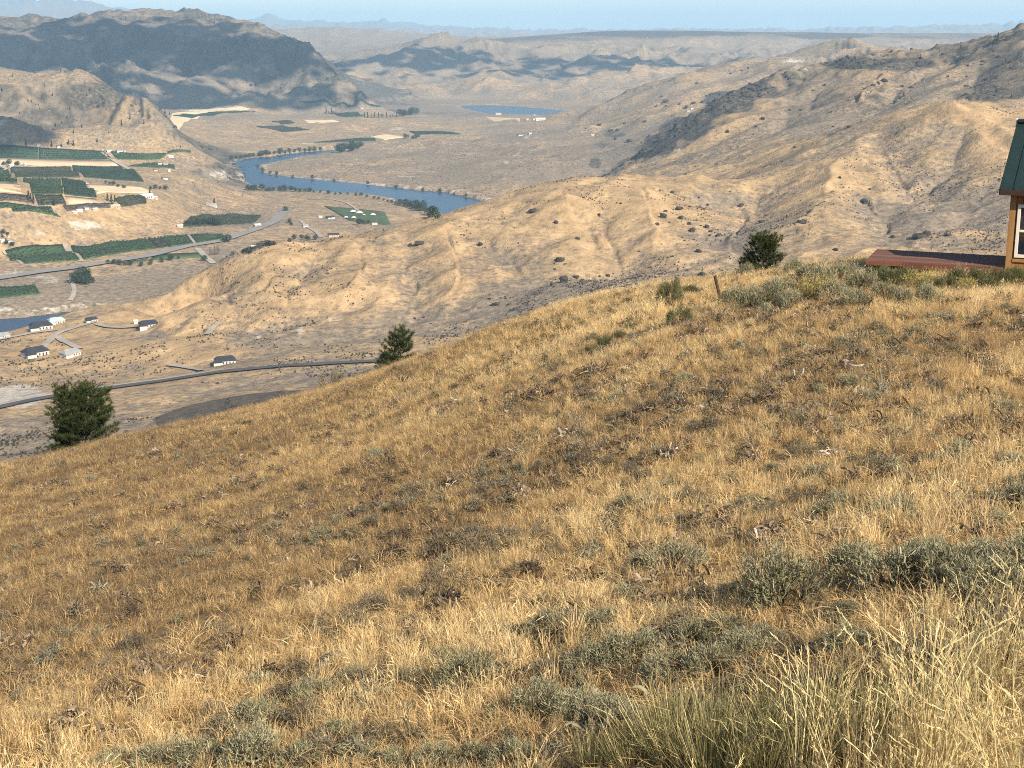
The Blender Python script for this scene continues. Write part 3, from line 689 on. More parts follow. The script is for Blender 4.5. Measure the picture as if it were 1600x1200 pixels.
ORCH = [
    ([(-70, 231), (60, 230.5), (60, 249), (-70, 249)], 'orchard_dark', 'long dark orchard block at the foot of the rocky hill'),
    ([(61, 231), (162, 236.5), (177, 249), (61, 249)], 'orchard_dark', 'dark orchard block under the rocky hill with a track on its east side'),
    ([(172, 237), (262, 240.5), (250, 249), (184, 249)], 'orchard', 'dark orchard block between the track and the bluff edge'),
    ([(262, 237), (298, 236), (298, 239.5), (262, 240.5)], 'orchard', 'thin strip of orchard at the very edge of the river bluff'),
    ([(16, 261), (111, 261), (125, 277.5), (25, 277)], 'orchard_olive', 'olive brown orchard block in the middle of the upper terrace'),
    ([(113, 259), (190, 261), (225, 285), (132, 277.5)], 'orchard_dark', 'dark green orchard block with a slanting east edge'),
    ([(36, 280), (95, 280), (99, 303), (50, 304)], 'orchard', 'green orchard block below the olive brown one'),
    ([(97, 279), (132, 285), (151, 309), (101, 304)], 'orchard_dark', 'orchard block with a curved corner beside the pale yard'),
    ([(54, 305), (97, 305), (104, 320), (60, 321)], 'orchard_olive', 'small orchard block beside the dark poplars'),
    ([(-70, 263), (7, 263), (27, 287), (-70, 287)], 'orchard', 'orchard block west of the straight farm track'),
    ([(-50, 334), (78, 329), (95, 340), (-50, 350)], 'orchard', 'striped nursery rows along the terrace lip'),
    ([(18, 327.5), (79, 324), (82, 327.5), (20, 331)], 'orchard_dark', 'narrow dark hedge strip behind the nursery rows'),
    ([(-30, 309), (45, 306), (53, 318), (-30, 322)], 'orchard_bare', 'purplish grey bare orchard beside the poplars'),
    ([(98, 322), (178, 318), (172, 325), (104, 330)], 'orchard_bare', 'brown leafless orchard strip by the cream barn'),
    ([(178, 311), (226, 307), (229, 319), (190, 323)], 'orchard_olive', 'small olive orchard beside the white farm roofs'),
    ([(200, 260), (225, 256), (272, 258), (274, 265)], 'orchard', 'small green plot with white sheds at the bluff'),
    ([(8, 392), (98, 382.5), (125, 407), (38, 412.5)], 'orchard', 'wide green orchard block on the lower terrace'),
    ([(111, 384), (228, 374), (246, 388), (131, 406)], 'orchard', 'longest green orchard block on the lower terrace'),
    ([(231, 374), (248, 372.5), (262, 386), (248, 388)], 'orchard_olive', 'narrow yellowish strip between two green orchard blocks'),
    ([(250, 372), (292, 368.5), (302, 381.5), (264, 386)], 'orchard', 'short green orchard block beside the highway'),
    ([(297, 368), (348, 366), (350, 373.5), (307, 381)], 'orchard', 'last green orchard block before the highway curve'),
    ([(320, 334.5), (408, 338), (395, 349.5), (284, 355)], 'orchard_olive', 'green field wedge with dark trees along its lower edge'),
    ([(-60, 455), (55, 446.5), (63, 459.5), (-60, 475)], 'orchard', 'rounded green orchard near the river bank'),
    ([(490, 223), (560, 216.5), (586, 216.5), (588, 220.5)], 'orchard_dark', 'dark green orchard strip on the far river bank'),
    ([(466, 157.5), (590, 165), (597, 168), (480, 161.5)], 'orchard_dark', 'far dark orchard strip below the shadowed mountain'),
    ([(517, 173.5), (560, 175.5), (600, 181), (530, 180)], 'orchard', 'far orchard plot behind the tree row'),
    ([(425, 189.5), (450, 188), (460, 192.5), (440, 194.5)], 'orchard_olive', 'small far green plot on the sandy terrace'),
    ([(400, 197), (442, 196.5), (484, 203), (442, 206.5)], 'orchard_olive', 'larger far green plot on the sandy terrace'),
    ([(270, 181), (330, 176), (400, 174), (300, 185)], 'orchard_dark', 'dark orchard strip behind the sandy terrace edge'),
    ([(640, 205), (700, 207), (720, 210), (650, 211)], 'orchard_dark', 'dark green strip beside the pale straw field'),
    ([(362, 393), (400, 388), (430, 383), (380, 398)], 'orchard_bare', 'dark scrubby plot tucked behind the golden hill'),
]
ORCHARDS = []
for q, mt, lb in ORCH:
    ORCHARDS.append((patch('orchard', q, mt, 1.3, lb), q, mt))
HAYS = [([(245, 397), (310, 395), (318, 402), (230, 408)], 'hay', 'bright green hay field beside the highway'), ([(190, 410.5), (231, 404), (229, 408.5), (195, 413)], 'hay', 'narrow green hay strip beside the highway'),
        ([(506, 322), (601, 331), (612, 352), (546, 345)], 'hay', 'bright green riverside park lawn')]
for q, mt, lb in HAYS:
    patch('green_field', q, mt, .5, lb, 'field', 'structure', .1, 12)
BARE = [([(-60, 250), (178, 250.5), (184, 259), (-60, 257)], 'soil', 'tan bare field between two orchard rows'), ([(-60, 289), (30, 288), (34, 303), (-60, 306)], 'soil', 'tan bare field west of the orchards'),
        ([(101, 306), (148, 310.5), (160, 318), (108, 319)], 'soil', 'tan bare field below the curved orchard'), ([(134, 288), (222, 293), (238, 300), (152, 303)], 'straw', 'straw coloured field near the bluff edge'),
        ([(577, 213.5), (600, 209.5), (634, 214), (601, 218.5)], 'straw', 'pale straw field on the far river bank'), ([(246, 167), (300, 166.5), (392, 170), (268, 175.5)], 'straw', 'pale straw field under the shadowed mountain'),
        ([(145, 272.5), (172, 274), (160, 276.5), (138, 276.5)], 'straw', 'pale yard inside the dark orchard'), ([(117, 281), (134, 283), (140, 288), (124, 287)], 'gravel', 'pale gravel yard at the orchard corner'),
        ([(757, 183), (812, 184.5), (812, 190), (770, 189)], 'soil', 'brown bare field on the lake shore'), ([(470, 187), (520, 187), (530, 190), (480, 192)], 'straw', 'pale sandy field on the far terrace')]
for q, mt, lb in BARE:
    patch('bare_field', q, mt, .45, lb, 'field', 'structure', .1, 12)

# ------------------------------------------------------------------ roads
def ribbon(name, px, width, mat, label, lift=.6, step=6):
    pts = []
    for (u0, v0), (u1, v1) in zip(px, px[1:]):
        n = max(1, int(math.hypot(u1 - u0, v1 - v0) / step))
        for k in range(n):
            pts.append((u0 + (u1 - u0) * k / n, v0 + (v1 - v0) * k / n))
    pts.append(px[-1])
    P = [hit(*p) for p in pts]; P = np.array([(p.x, p.y) for p in P if p is not None])
    # drop points that jumped behind a crest, then smooth
    keep = [0]
    med = np.median(np.linalg.norm(np.diff(P, axis=0), axis=1))
    for k in range(1, len(P)):
        if np.linalg.norm(P[k] - P[keep[-1]]) < 8 * med + 30: keep.append(k)
    P = P[keep]
    for _ in range(3):
        P[1:-1] = .25 * P[:-2] + .5 * P[1:-1] + .25 * P[2:]
    t = np.gradient(P, axis=0); t /= np.linalg.norm(t, axis=1)[:, None] + 1e-9
    nrm = np.c_[-t[:, 1], t[:, 0]]
    o0 = np.array((P[0][0], P[0][1], zfar(P[0][0], P[0][1])))
    rows = []
    for k in (-.5, -.25, 0, .25, .5):
        q = P + nrm * width * k
        rows.append(np.c_[q, zfar(q[:, 0], q[:, 1]) + lift - .25 * (abs(k) > .4)])
    zc = np.max([r[:, 2] for r in rows], 0)
    V = np.stack(rows, 1); V[..., 2] = .35 * V[..., 2] + .65 * zc[:, None]
    f = grid_faces(len(P), 5)
    me = mesh_np(name, V.reshape(-1, 3) - o0, f)
    bm = bmesh.new(); bm.from_mesh(me); bmesh.ops.recalc_face_normals(bm, faces=bm.faces)
    if sum(fc.normal.z for fc in bm.faces) < 0: bmesh.ops.reverse_faces(bm, faces=bm.faces)
    bm.to_mesh(me); bm.free()
    return link(name, me, M[mat], kind='structure', label=label, cat='road', loc=tuple(o0))
ribbon('road', [(-60, 650), (0, 638), (60, 625), (150, 611), (250, 597.5), (350, 582), (450, 573), (600, 565), (690, 552)], 7.5, 'asphalt', 'dark asphalt road crossing the bench below the golden hill', 1.2)
ribbon('road', [(-60, 646), (0, 634), (60, 621), (150, 607.5), (250, 594.5), (350, 579)], 5, 'gravel', 'pale gravel shoulder along the dark asphalt road', .9)
ribbon('highway', [(-60, 445), (60, 426), (110, 420), (170, 410), (230, 401), (290, 385.5), (345, 377), (400, 358.5), (425, 349), (443, 333), (452, 318), (458, 303)], 16, 'pale_road', 'grey highway curving along the lower terrace to the river', 1.0)
for px, w, lb in (([(98, 382), (112, 395), (128, 409)], 7, 'farm track between the two biggest lower orchards'), ([(0, 257), (8, 265), (31, 287), (34, 292)], 8, 'straight pale farm track across the upper terrace'),
                  ([(294, 368), (305, 383)], 6, 'short farm track between two lower orchards'), ([(160, 238), (176, 250), (192, 259), (207, 267), (226, 285)], 8, 'farm track curving past the dark upper orchards'),
                  ([(6, 393), (22, 403), (36, 413)], 6, 'track along the west side of the wide lower orchard'), ([(308, 388), (320, 400), (340, 418)], 8, 'pale track dropping from the highway to the farm'),
                  ([(75, 322), (86, 330)], 6, 'short pale lane beside the nursery rows'), ([(108, 437), (116, 447), (117, 458), (110, 470)], 5, 'pale path winding past the dark grove')):
    ribbon('farm_track', px, w, 'gravel', lb, .7, 4)
for px, w, lb in (([(62, 548), (72, 540), (80, 528), (92, 520), (130, 509), (150, 503)], 6, 'grey driveway up to the white house with the dark hip roof'), ([(88, 526), (100, 534), (116, 542), (126, 546)], 6, 'grey driveway to the house with the paved court'),
                  ([(150, 507), (168, 512), (190, 513), (222, 511)], 5, 'driveway leading to the house with the solar roof'), ([(-20, 535), (20, 527), (50, 521), (90, 516)], 6, 'lane past the grey roofed bench house'),
                  ([(262, 571), (290, 575), (316, 580)], 5, 'straight pale concrete strip beside the asphalt road'), ([(321, 524), (330, 514), (342, 505)], 5, 'short steep pale strip at the foot of the golden hill'),
                  ([(470, 345), (480, 356), (496, 362), (502, 372)], 6, 'looped lane among the riverside houses'), ([(560, 330), (545, 318), (520, 312), (480, 312)], 5, 'lane beside the riverside park')):
    ribbon('lane', px, w, 'gravel', lb, .9, 4)

# ------------------------------------------------------------------ buildings of the valley
def box_into(bm, x0, x1, y0, y1, z0, z1):
    v = [bm.verts.new((x, y, z)) for z in (z0, z1) for y in (y0, y1) for x in (x0, x1)]
    for f in ((0, 2, 3, 1), (4, 5, 7, 6), (0, 1, 5, 4), (2, 6, 7, 3), (0, 4, 6, 2), (1, 3, 7, 5)):
        bm.faces.new([v[k] for k in f])
def bm_mesh(bm, name):
    bmesh.ops.recalc_face_normals(bm, faces=bm.faces)
    me = bpy.data.meshes.new(name); bm.to_mesh(me); bm.free(); return me
def prism_roof(w, dp, h0, rise, over, hip=0.0, th=.25):
    bm = bmesh.new(); a, b = w / 2 + over, dp / 2 + over
    for z in (0,):
        pts = [(-a, -b, h0), (a, -b, h0), (a, b, h0), (-a, b, h0), (-a + hip, 0, h0 + rise), (a - hip, 0, h0 + rise)]
    lo = [bm.verts.new(p) for p in pts]; hi = [bm.verts.new((p[0], p[1], p[2] + th)) for p in pts]
    for q in ((0, 1, 5, 4), (2, 3, 4, 5)):
        bm.faces.new([hi[k] for k in q]); bm.faces.new([lo[k] for k in reversed(q)])
    for q in ((0, 4, 3), (1, 2, 5)):
        bm.faces.new([hi[k] for k in q]); bm.faces.new([lo[k] for k in reversed(q)])
    for i, j in ((0, 1), (1, 2), (2, 3), (3, 0)):
        bm.faces.new([lo[i], lo[j], hi[j], hi[i]])
    return bm_mesh(bm, 'roof')
def building(u, v, wpx, roof, wall, label, name='house', cat='house', turn=.3, depth=.65, flat=False, wings=True):
    p = hit(u, v)
    if p is None: print('NOHIT building', u, v); return
    D = p.length; w = wpx / FPX * D * (.85 if wpx < 13 else 1); dp = w * depth; hgt = min(max(2.8, w * .22), 5.0)
    az = math.atan2(p.x, p.y)
    zb = min(zfar(p.x + dx * w * .4, p.y + dy * dp * .4) for dx in (-1, 1) for dy in (-1, 1))
    zt_ = max(zfar(p.x + dx * w * .4, p.y + dy * dp * .4) for dx in (-1, 1) for dy in (-1, 1))
    root = link(name, None, (), label=label, cat=cat, loc=(p.x, p.y, zb)); root.rotation_euler = (0, 0, -az + turn)
    h = hgt + min(.8, .25 * (zt_ - zb))
    bm = bmesh.new(); box_into(bm, -w / 2, w / 2, -dp / 2, dp / 2, -1.5, h)
    link('wall', bm_mesh(bm, 'wall'), M[wall], root)
    link('roof', prism_roof(w, dp, h - .05, min(w, dp) * .30, .5, hip=0 if flat else min(w, dp) * .25), M[roof], root)
    if wpx >= 12:
        if wings:
            bm = bmesh.new(); box_into(bm, -w * .62, -w * .2, -dp * .78, -dp * .42, -1.5, h * .85)
            link('garage', bm_mesh(bm, 'garage'), M[wall], root)
            rf = link('garage_roof', prism_roof(w * .42, dp * .36, h * .85, dp * .12, .4, hip=w * .06), M[roof], root); rf.location = (-w * .41, -dp * .6, 0)
        nwin = 4
        for k in range(nwin):
            x = -w * .12 + w * .5 * k / (nwin - 1) * .98
            bm = bmesh.new(); box_into(bm, x - w * .03, x + w * .03, -dp / 2 - .06, -dp / 2 + .1, h - hgt * .72, h - hgt * .25)
            link('window', bm_mesh(bm, 'window'), M['window_dark'], root)
    return root
BUILD = [
    (64, 514, 30, 'roof_dark', 'white_wall', 'low white house with a wide dark roof above the dark river reach', .25),
    (88, 505, 22, 'roof_green', 'white_wall', 'white house with a pale green roof on the river bluff', .3),
    (143, 503, 16, 'roof_dark', 'white_wall', 'small white house with a black roof at the lane bend', .3),
    (232, 508, 26, 'roof_dark', 'white_wall', 'white house with a black solar roof on the golden knoll', .25),
    (212, 506, 7, 'roof_white', 'white_wall', 'little white outbuilding beside the house on the golden knoll', .2),
    (55, 556, 34, 'roof_dark', 'white_wall', 'white house with a dark hip roof on a gravel pad', .5),
    (110, 556, 26, 'roof_grey', 'white_wall', 'pale house with a grey roof and paved court', .6),
    (6, 528, 16, 'roof_grey', 'white_wall', 'grey roofed house at the west end of the bench', .3),
    (352, 568, 30, 'roof_dark', 'white_wall', 'white house with a dark roof beside the asphalt road', .1)]
for u, v, w, rf, wl, lb, tn in BUILD:
    building(u, v, w, rf, wl, lb, turn=tn)
SMALL = [
    (117, 333, 8, 'roof_white', 'packing shed'), (124, 330, 10, 'roof_white', 'packing shed'), (135, 327, 8, 'roof_white', 'packing shed'), (148, 328, 10, 'roof_white', 'packing shed'), (228, 308, 20, 'roof_white', 'farmhouse'), (240, 310, 12, 'roof_white', 'farm shed'),
    (250, 258.5, 8, 'roof_white', 'farm shed'), (258, 258.5, 9, 'roof_white', 'farm shed'), (267, 246, 9, 'roof_white', 'farm shed'), (243, 267.5, 6, 'roof_white', 'cabin'), (264, 268, 5, 'roof_white', 'cabin'), (18, 259.5, 11, 'roof_white', 'farmhouse'), (9, 255, 6, 'roof_white', 'farm shed'),
    (60, 227.5, 6, 'roof_white', 'farm shed'), (92, 230, 8, 'roof_white', 'farm shed'), (160, 236.5, 4, 'roof_white', 'pump shed'), (171, 237, 8, 'roof_white', 'farm shed'), (187, 237, 11, 'roof_white', 'farm shed'), (195, 238, 4, 'roof_white', 'pump shed'), (257, 280, 10, 'roof_grey', 'cabin'),
    (330, 322, 15, 'roof_grey', 'farmhouse'), (281, 355, 10, 'roof_white', 'farm shed'), (477, 355, 10, 'roof_white', 'cabin'), (516, 342, 13, 'roof_dark', 'farmhouse'), (521, 370, 16, 'roof_dark', 'farmhouse'), (396, 389, 9, 'roof_white', 'cabin'), (500, 340, 8, 'roof_grey', 'cabin'),
    (565, 169.5, 7, 'roof_white', 'farm shed'), (635, 215.5, 6, 'roof_white', 'farm shed'), (778, 179, 11, 'roof_white', 'lake shed'), (824, 187.5, 6, 'roof_white', 'lake shed'), (834, 187.5, 5, 'roof_white', 'lake shed'), (844, 188.5, 15, 'roof_white', 'lake shed'), (835, 180.5, 3, 'roof_white', 'pump shed'),
    (813, 212, 10, 'roof_grey', 'farmhouse'), (828, 209.5, 6, 'roof_white', 'farm shed'), (926, 212, 5, 'roof_white', 'cabin'), (1076, 174, 6, 'roof_white', 'cabin'), (1081, 171, 5, 'roof_white', 'cabin'), (6, 368, 7, 'roof_grey', 'cabin'), (4, 377, 7, 'roof_white', 'cabin'), (16, 380, 7, 'roof_white', 'cabin'),
    (402, 354, 12, 'roof_white', 'farm shed'), (40, 258, 6, 'roof_white', 'farm shed'), (585, 351, 10, 'roof_white', 'cabin'), (14, 370, 5, 'roof_grey', 'cabin')]
PLACE = {'packing shed': 'white roofed packing shed on the lip of the upper terrace', 'farmhouse': 'far farmhouse on the valley terraces', 'farm shed': 'small white farm shed beside the valley orchards', 'cabin': 'small far cabin on the valley floor',
         'pump shed': 'tiny far white pump shed', 'lake shed': 'long white shed on the lake shore'}
for k, (u, v, w, rf, kd) in enumerate(SMALL):
    rf = (rf, rf, 'roof_grey', rf, 'roof_brown')[k % 5] if w < 12 else rf
    o = building(u, v, w, rf, 'white_wall' if k % 3 else 'cream_wall', PLACE[kd], kd.replace(' ', '_'), 'shed' if 'shed' in kd else 'house', .2 + .15 * (k % 4), .5, True, False)
    if o: o['group'] = kd + 's of the valley'
building(179, 323, 15, 'cream_wall', 'cream_wall', 'cream coloured barn at the edge of the upper terrace', 'barn', 'barn', .3, .5, True, False)
def tent(u, v, wpx):
    p = hit(u, v); D = p.length; w = wpx / FPX * D
    r_ = link('event_tent', None, (), label='white peaked event tent on the green riverside lawn', cat='tent', group='white tents on the lawn', loc=tuple(p))
    link('canopy', prism_roof(w, w * .7, 2.4, w * .3, .1, hip=w * .3, th=.1), M['white_wall'], r_)
    for sx in (-1, 1):
        for sy in (-1, 1):
            bm = bmesh.new(); box_into(bm, sx * w * .45 - .06, sx * w * .45 + .06, sy * w * .3 - .06, sy * w * .3 + .06, -.4, 2.45); link('leg', bm_mesh(bm, 'leg'), M['white_wall'], r_)
for u, v, w in ((552, 333, 9), (562, 335, 10), (583, 338, 8), (541, 342, 6), (553, 342.5, 7), (569, 338, 4)):
    tent(u, v, w)

# ------------------------------------------------------------------ valley trees and boulders
def leaf_cloud(n, fn, size, seed, flat=0.0):
    """n random quads; fn(rng) -> centre"""
    r = np.random.default_rng(seed)
    c = np.array([fn(r) for _ in range(n)])
    a = r.normal(size=(n, 3)); a /= np.linalg.norm(a, axis=1)[:, None]
    b = np.cross(a, r.normal(size=(n, 3))); b /= np.linalg.norm(b, axis=1)[:, None]
    s = size * r.uniform(.6, 1.4, (n, 1))
    V = np.stack([c - a * s - b * s * .6, c + a * s - b * s * .6, c + a * s * .7 + b * s * .6, c - a * s * .8 + b * s * .7], 1).reshape(-1, 3)
    return V, np.arange(4 * n).reshape(n, 4)
def round_crown(seed, h, w):
    lob = [(np.random.default_rng(seed * 31 + k).uniform(-.55, .55, 3) * (w, w, h * .62) * .5 + (0, 0, h * .55), np.random.default_rng(seed * 37 + k).uniform(.32, .5) * min(w, h)) for k in range(7)]
    def fn(r):
        c, rad = lob[r.integers(len(lob))]
        d = r.normal(size=3); d /= np.linalg.norm(d)
        p = c + d * rad * r.uniform(.55, 1.0) ** .5
        p[2] = max(p[2], h * .08)
        return p
    return fn
def poplar_crown(seed, h, w):
    def fn(r):
        t = r.uniform(.06, 1); rad = w * .5 * (1 - t) ** .45 * min(1, t * 5) * r.uniform(.3, 1) ** .5; a = r.uniform(0, 6.28)
        return np.array((rad * math.cos(a), rad * math.sin(a), t * h))
    return fn
def cone_crown(seed, h, w):
    def fn(r):
        t = r.uniform(.1, 1); rad = w * .5 * (1 - t) ** .8 * r.uniform(.35, 1) ** .5 * (0.8 + .3 * math.sin(t * 30)); a = r.uniform(0, 6.28)
        return np.array((rad * math.cos(a), rad * math.sin(a), t * h))
    return fn
def trunk_mesh(h, r0):
    bm = bmesh.new(); bmesh.ops.create_cone(bm, segments=7, radius1=r0, radius2=r0 * .35, depth=h, cap_ends=True)
    for v in bm.verts: v.co.z += h / 2 - .3
    return bm_mesh(bm, 'trunk')
TREES = {}
for kd, fn, mt, h, w, n, sz in (('round', round_crown, 'leaf_dark', 1.0, .95, 420, .05), ('poplar', poplar_crown, 'leaf_dark', 1.0, .28, 300, .035), ('conifer', cone_crown, 'conifer', 1.0, .45, 320, .035), ('bare', poplar_crown, 'grey_twig', 1.0, .3, 160, .03)):
    TREES[kd] = []
    for sd in range(3):
        V, F = leaf_cloud(n, fn(sd + 5, h, w), sz, sd + 50)
        me = mesh_np(kd + '_crown', V, F); me.materials.append(M[mt])
        tm = trunk_mesh(.5 if kd == 'round' else .85, .035); tm.materials.append(M['bark'])
        TREES[kd].append((me, tm))
TR = np.random.default_rng(11)
def valley_tree(u, v, hpx, kd, label, group, name):
    p = hit(u, v)
    if p is None: return
    D = p.length; s = hpx / FPX * D
    cm, tm = TREES[kd][TR.integers(3)]
    r_ = link(name, None, (), label=label, cat='tree', group=group, loc=(p.x, p.y, p.z - .1))
    r_.scale = (s * TR.uniform(.85, 1.25), s * TR.uniform(.85, 1.25), s); r_.rotation_euler = (0, 0, TR.uniform(0, 6.28))
    for nm, me in (('crown', cm), ('trunk', tm)):
        o = bpy.data.objects.new(nm, me); COL.objects.link(o); o.parent = r_
def row(pts, n, hpx, kd, label, group, name, jit=1.0):
    t = np.linspace(0, 1, n); us = np.interp(t * (len(pts) - 1), range(len(pts)), [p[0] for p in pts]); vs = np.interp(t * (len(pts) - 1), range(len(pts)), [p[1] for p in pts])
    for a, b in zip(us, vs):
        valley_tree(a + TR.normal(0, jit * 1.5), b + TR.normal(0, jit * .4), hpx * TR.uniform(.65, 1.3), kd, label, group, name)
RT = 'dark rounded tree on the river bank at the end of the highway'
row([(386, 297), (400, 298), (420, 298.5), (440, 299), (462, 300), (480, 301)], 15, 8, 'round', RT, 'trees on the near river bank', 'bank_tree')
row([(490, 301), (530, 303.5), (570, 308), (600, 314), (625, 321)], 16, 5, 'round', 'low dark tree on the near river bank opposite the sandy inside of the bend', 'low trees on the near river bank', 'bank_tree')
row([(628, 320), (645, 325), (660, 330), (672, 336), (680, 342)], 14, 12, 'round', 'tall dark tree in the clump between the green lawn and the river', 'tall trees beside the lawn', 'bank_tree', 2)
row([(362, 249), (385, 246), (405, 243.5), (425, 241), (450, 239.5), (475, 237), (500, 234.5)], 20, 7, 'round', 'far dark tree on the outer bank of the river bend', 'trees on the far river bank', 'bank_tree', .6)
row([(530, 239), (540, 237), (550, 234), (560, 230)], 11, 11, 'round', 'tall dark tree of the grove at the head of the river bend', 'grove at the river bend', 'grove_tree', 2)
row([(404, 261), (415, 271), (432, 273.5), (470, 279), (520, 283), (600, 290), (660, 298), (700, 302), (730, 308)], 13, 5, 'round', 'lone shrubby tree on the inner bank of the bend', 'trees on the inner bank', 'bank_tree')
row([(510, 178), (530, 181), (560, 183.5), (590, 184.5), (620, 183)], 22, 7, 'poplar', 'tall far tree in the windbreak on the terrace edge', 'windbreak trees', 'windbreak_tree', .5)
row([(625, 182), (635, 181), (650, 178.5)], 9, 9, 'round', 'bright bushy tree at the end of the far windbreak', 'trees at the windbreak end', 'grove_tree', .8)
row([(118, 441), (124, 443), (132, 444), (141, 442), (128, 438), (137, 437)], 9, 15, 'round', 'dark tree of the compact grove above the near river bank', 'compact grove', 'grove_tree', 1)
row([(290, 351), (300, 352), (310, 352.5), (325, 351), (335, 352), (341, 352)], 9, 11, 'round', 'dark tree below the green field wedge', 'trees below the field wedge', 'field_tree')
row([(46, 312), (50, 314), (56, 320), (83, 322), (86, 321)], 6, 12, 'poplar', 'dark poplar beside the bare purplish orchard', 'dark poplars', 'poplar_tree', .6)
row([(168, 314), (174, 316), (180, 316)], 3, 10, 'poplar', 'upright dark poplar in the trio beside the cream barn', 'three poplars', 'poplar_tree', .2)
row([(328, 399), (333, 399), (338, 398), (342, 397.5)], 5, 12, 'bare', 'bare grey poplar in the row by the track', 'bare grey poplars', 'poplar_tree', .3)
row([(165, 287), (175, 290), (187, 293), (195, 294)], 6, 5, 'round', 'small dark tree along the hedge below the slanting orchard', 'hedge trees', 'hedge_tree', .6)
row([(235, 296), (247, 296), (258, 296)], 4, 6, 'round', 'small dark tree near the bluff rim', 'bluff rim trees', 'rim_tree', .6)
row([(170, 412), (185, 414), (200, 415), (225, 415), (255, 409), (280, 405)], 10, 7, 'round', 'dark tree along the lower edge of the hay fields', 'trees below the hay fields', 'field_tree', 1)
row([(350, 378), (354, 378)], 2, 11, 'round', 'dusty brown tree beside the highway curve', 'trees at the highway curve', 'road_tree', .3)
row([(455, 352), (452, 349), (448, 331)], 3, 7, 'round', 'dark round tree by the highway near the river', 'trees near the river highway', 'road_tree', .3)
row([(318, 408), (320, 405)], 2, 8, 'round', 'dark tree beside the pale track drop', 'trees by the track drop', 'road_tree', .3)
row([(335, 321)], 1, 10, 'conifer', 'dark pointed conifer beside the grey farmhouse', None, 'farm_conifer', 0)
row([(234, 304)], 1, 10, 'conifer', 'dark pointed conifer behind the white farm roofs', None, 'farm_conifer', 0)
row([(6, 258), (14, 257), (24, 258), (28, 258)], 4, 7, 'round', 'dark tree around the white terrace farmhouse', 'trees at the terrace farmhouse', 'farm_tree', .4)
row([(460, 375), (480, 374), (500, 376), (440, 378), (380, 398), (395, 392)], 10, 7, 'round', 'scrubby tree in the hollow behind the golden hill', 'trees behind the golden hill', 'hollow_tree', 1.5)
row([(560, 352), (568, 350), (575, 349)], 3, 8, 'round', 'dark tree at the edge of the riverside lawn', 'trees at the lawn edge', 'lawn_tree', 1)
row([(5, 366), (12, 368), (3, 373), (14, 378), (9, 383), (18, 384)], 7, 6, 'round', 'dark tree among the cabins under the bluff', 'trees among the cabins', 'village_tree', 1)
row([(632, 216), (640, 218), (648, 217), (655, 216)], 5, 6, 'round', 'dark tree beside the far straw field', 'trees at the far straw field', 'field_tree', 1)
for k, (u, v, h) in enumerate([(3, 143, 6), (2, 158, 4), (44, 159, 5), (49, 160, 5), (31, 178, 4), (70, 135, 4), (82, 150, 5), (109, 172, 5), (105, 185, 5), (97, 193, 5), (87, 198, 6), (128, 200, 6), (190, 197, 10), (175, 187, 6), (203, 187, 8), (225, 194, 7), (115, 208, 7), (107, 226, 8),
                               (115, 228, 9), (152, 222, 7), (41, 228, 10), (81, 230, 9), (96, 230, 7), (170, 208, 4), (140, 143, 5), (136, 150, 5), (250, 173, 6), (258, 178, 7), (265, 180, 6), (282, 231, 5), (60, 165, 4), (20, 120, 4), (150, 118, 5), (185, 132, 5), (95, 112, 5), (50, 105, 4)]):
    valley_tree(u, v, h, 'conifer', 'lone dark conifer scattered over the rocky left hill', 'conifers on the rocky hill', 'hill_conifer')
for u, v, h in [(190, 32, 4), (196, 31, 5), (220, 32, 4), (292, 27, 5), (310, 28, 4), (335, 36, 6), (345, 32, 4), (375, 44, 7), (642, 147, 5), (300, 29, 3), (15, 33, 4)]:
    valley_tree(u, v, h, 'conifer', 'far conifer on the crest of the shadowed mountain', 'conifers on the shadowed mountain', 'mountain_conifer')
for u, v, h in [(1559, 64, 12), (1553, 67, 7), (1501, 76, 7), (1412, 151, 9), (1438, 92, 7), (1571, 98, 8), (1580, 154, 7), (1543, 155, 5)]:
    valley_tree(u, v, h, 'conifer', 'dark conifer on the high right ridge', 'conifers on the right ridge', 'ridge_conifer')

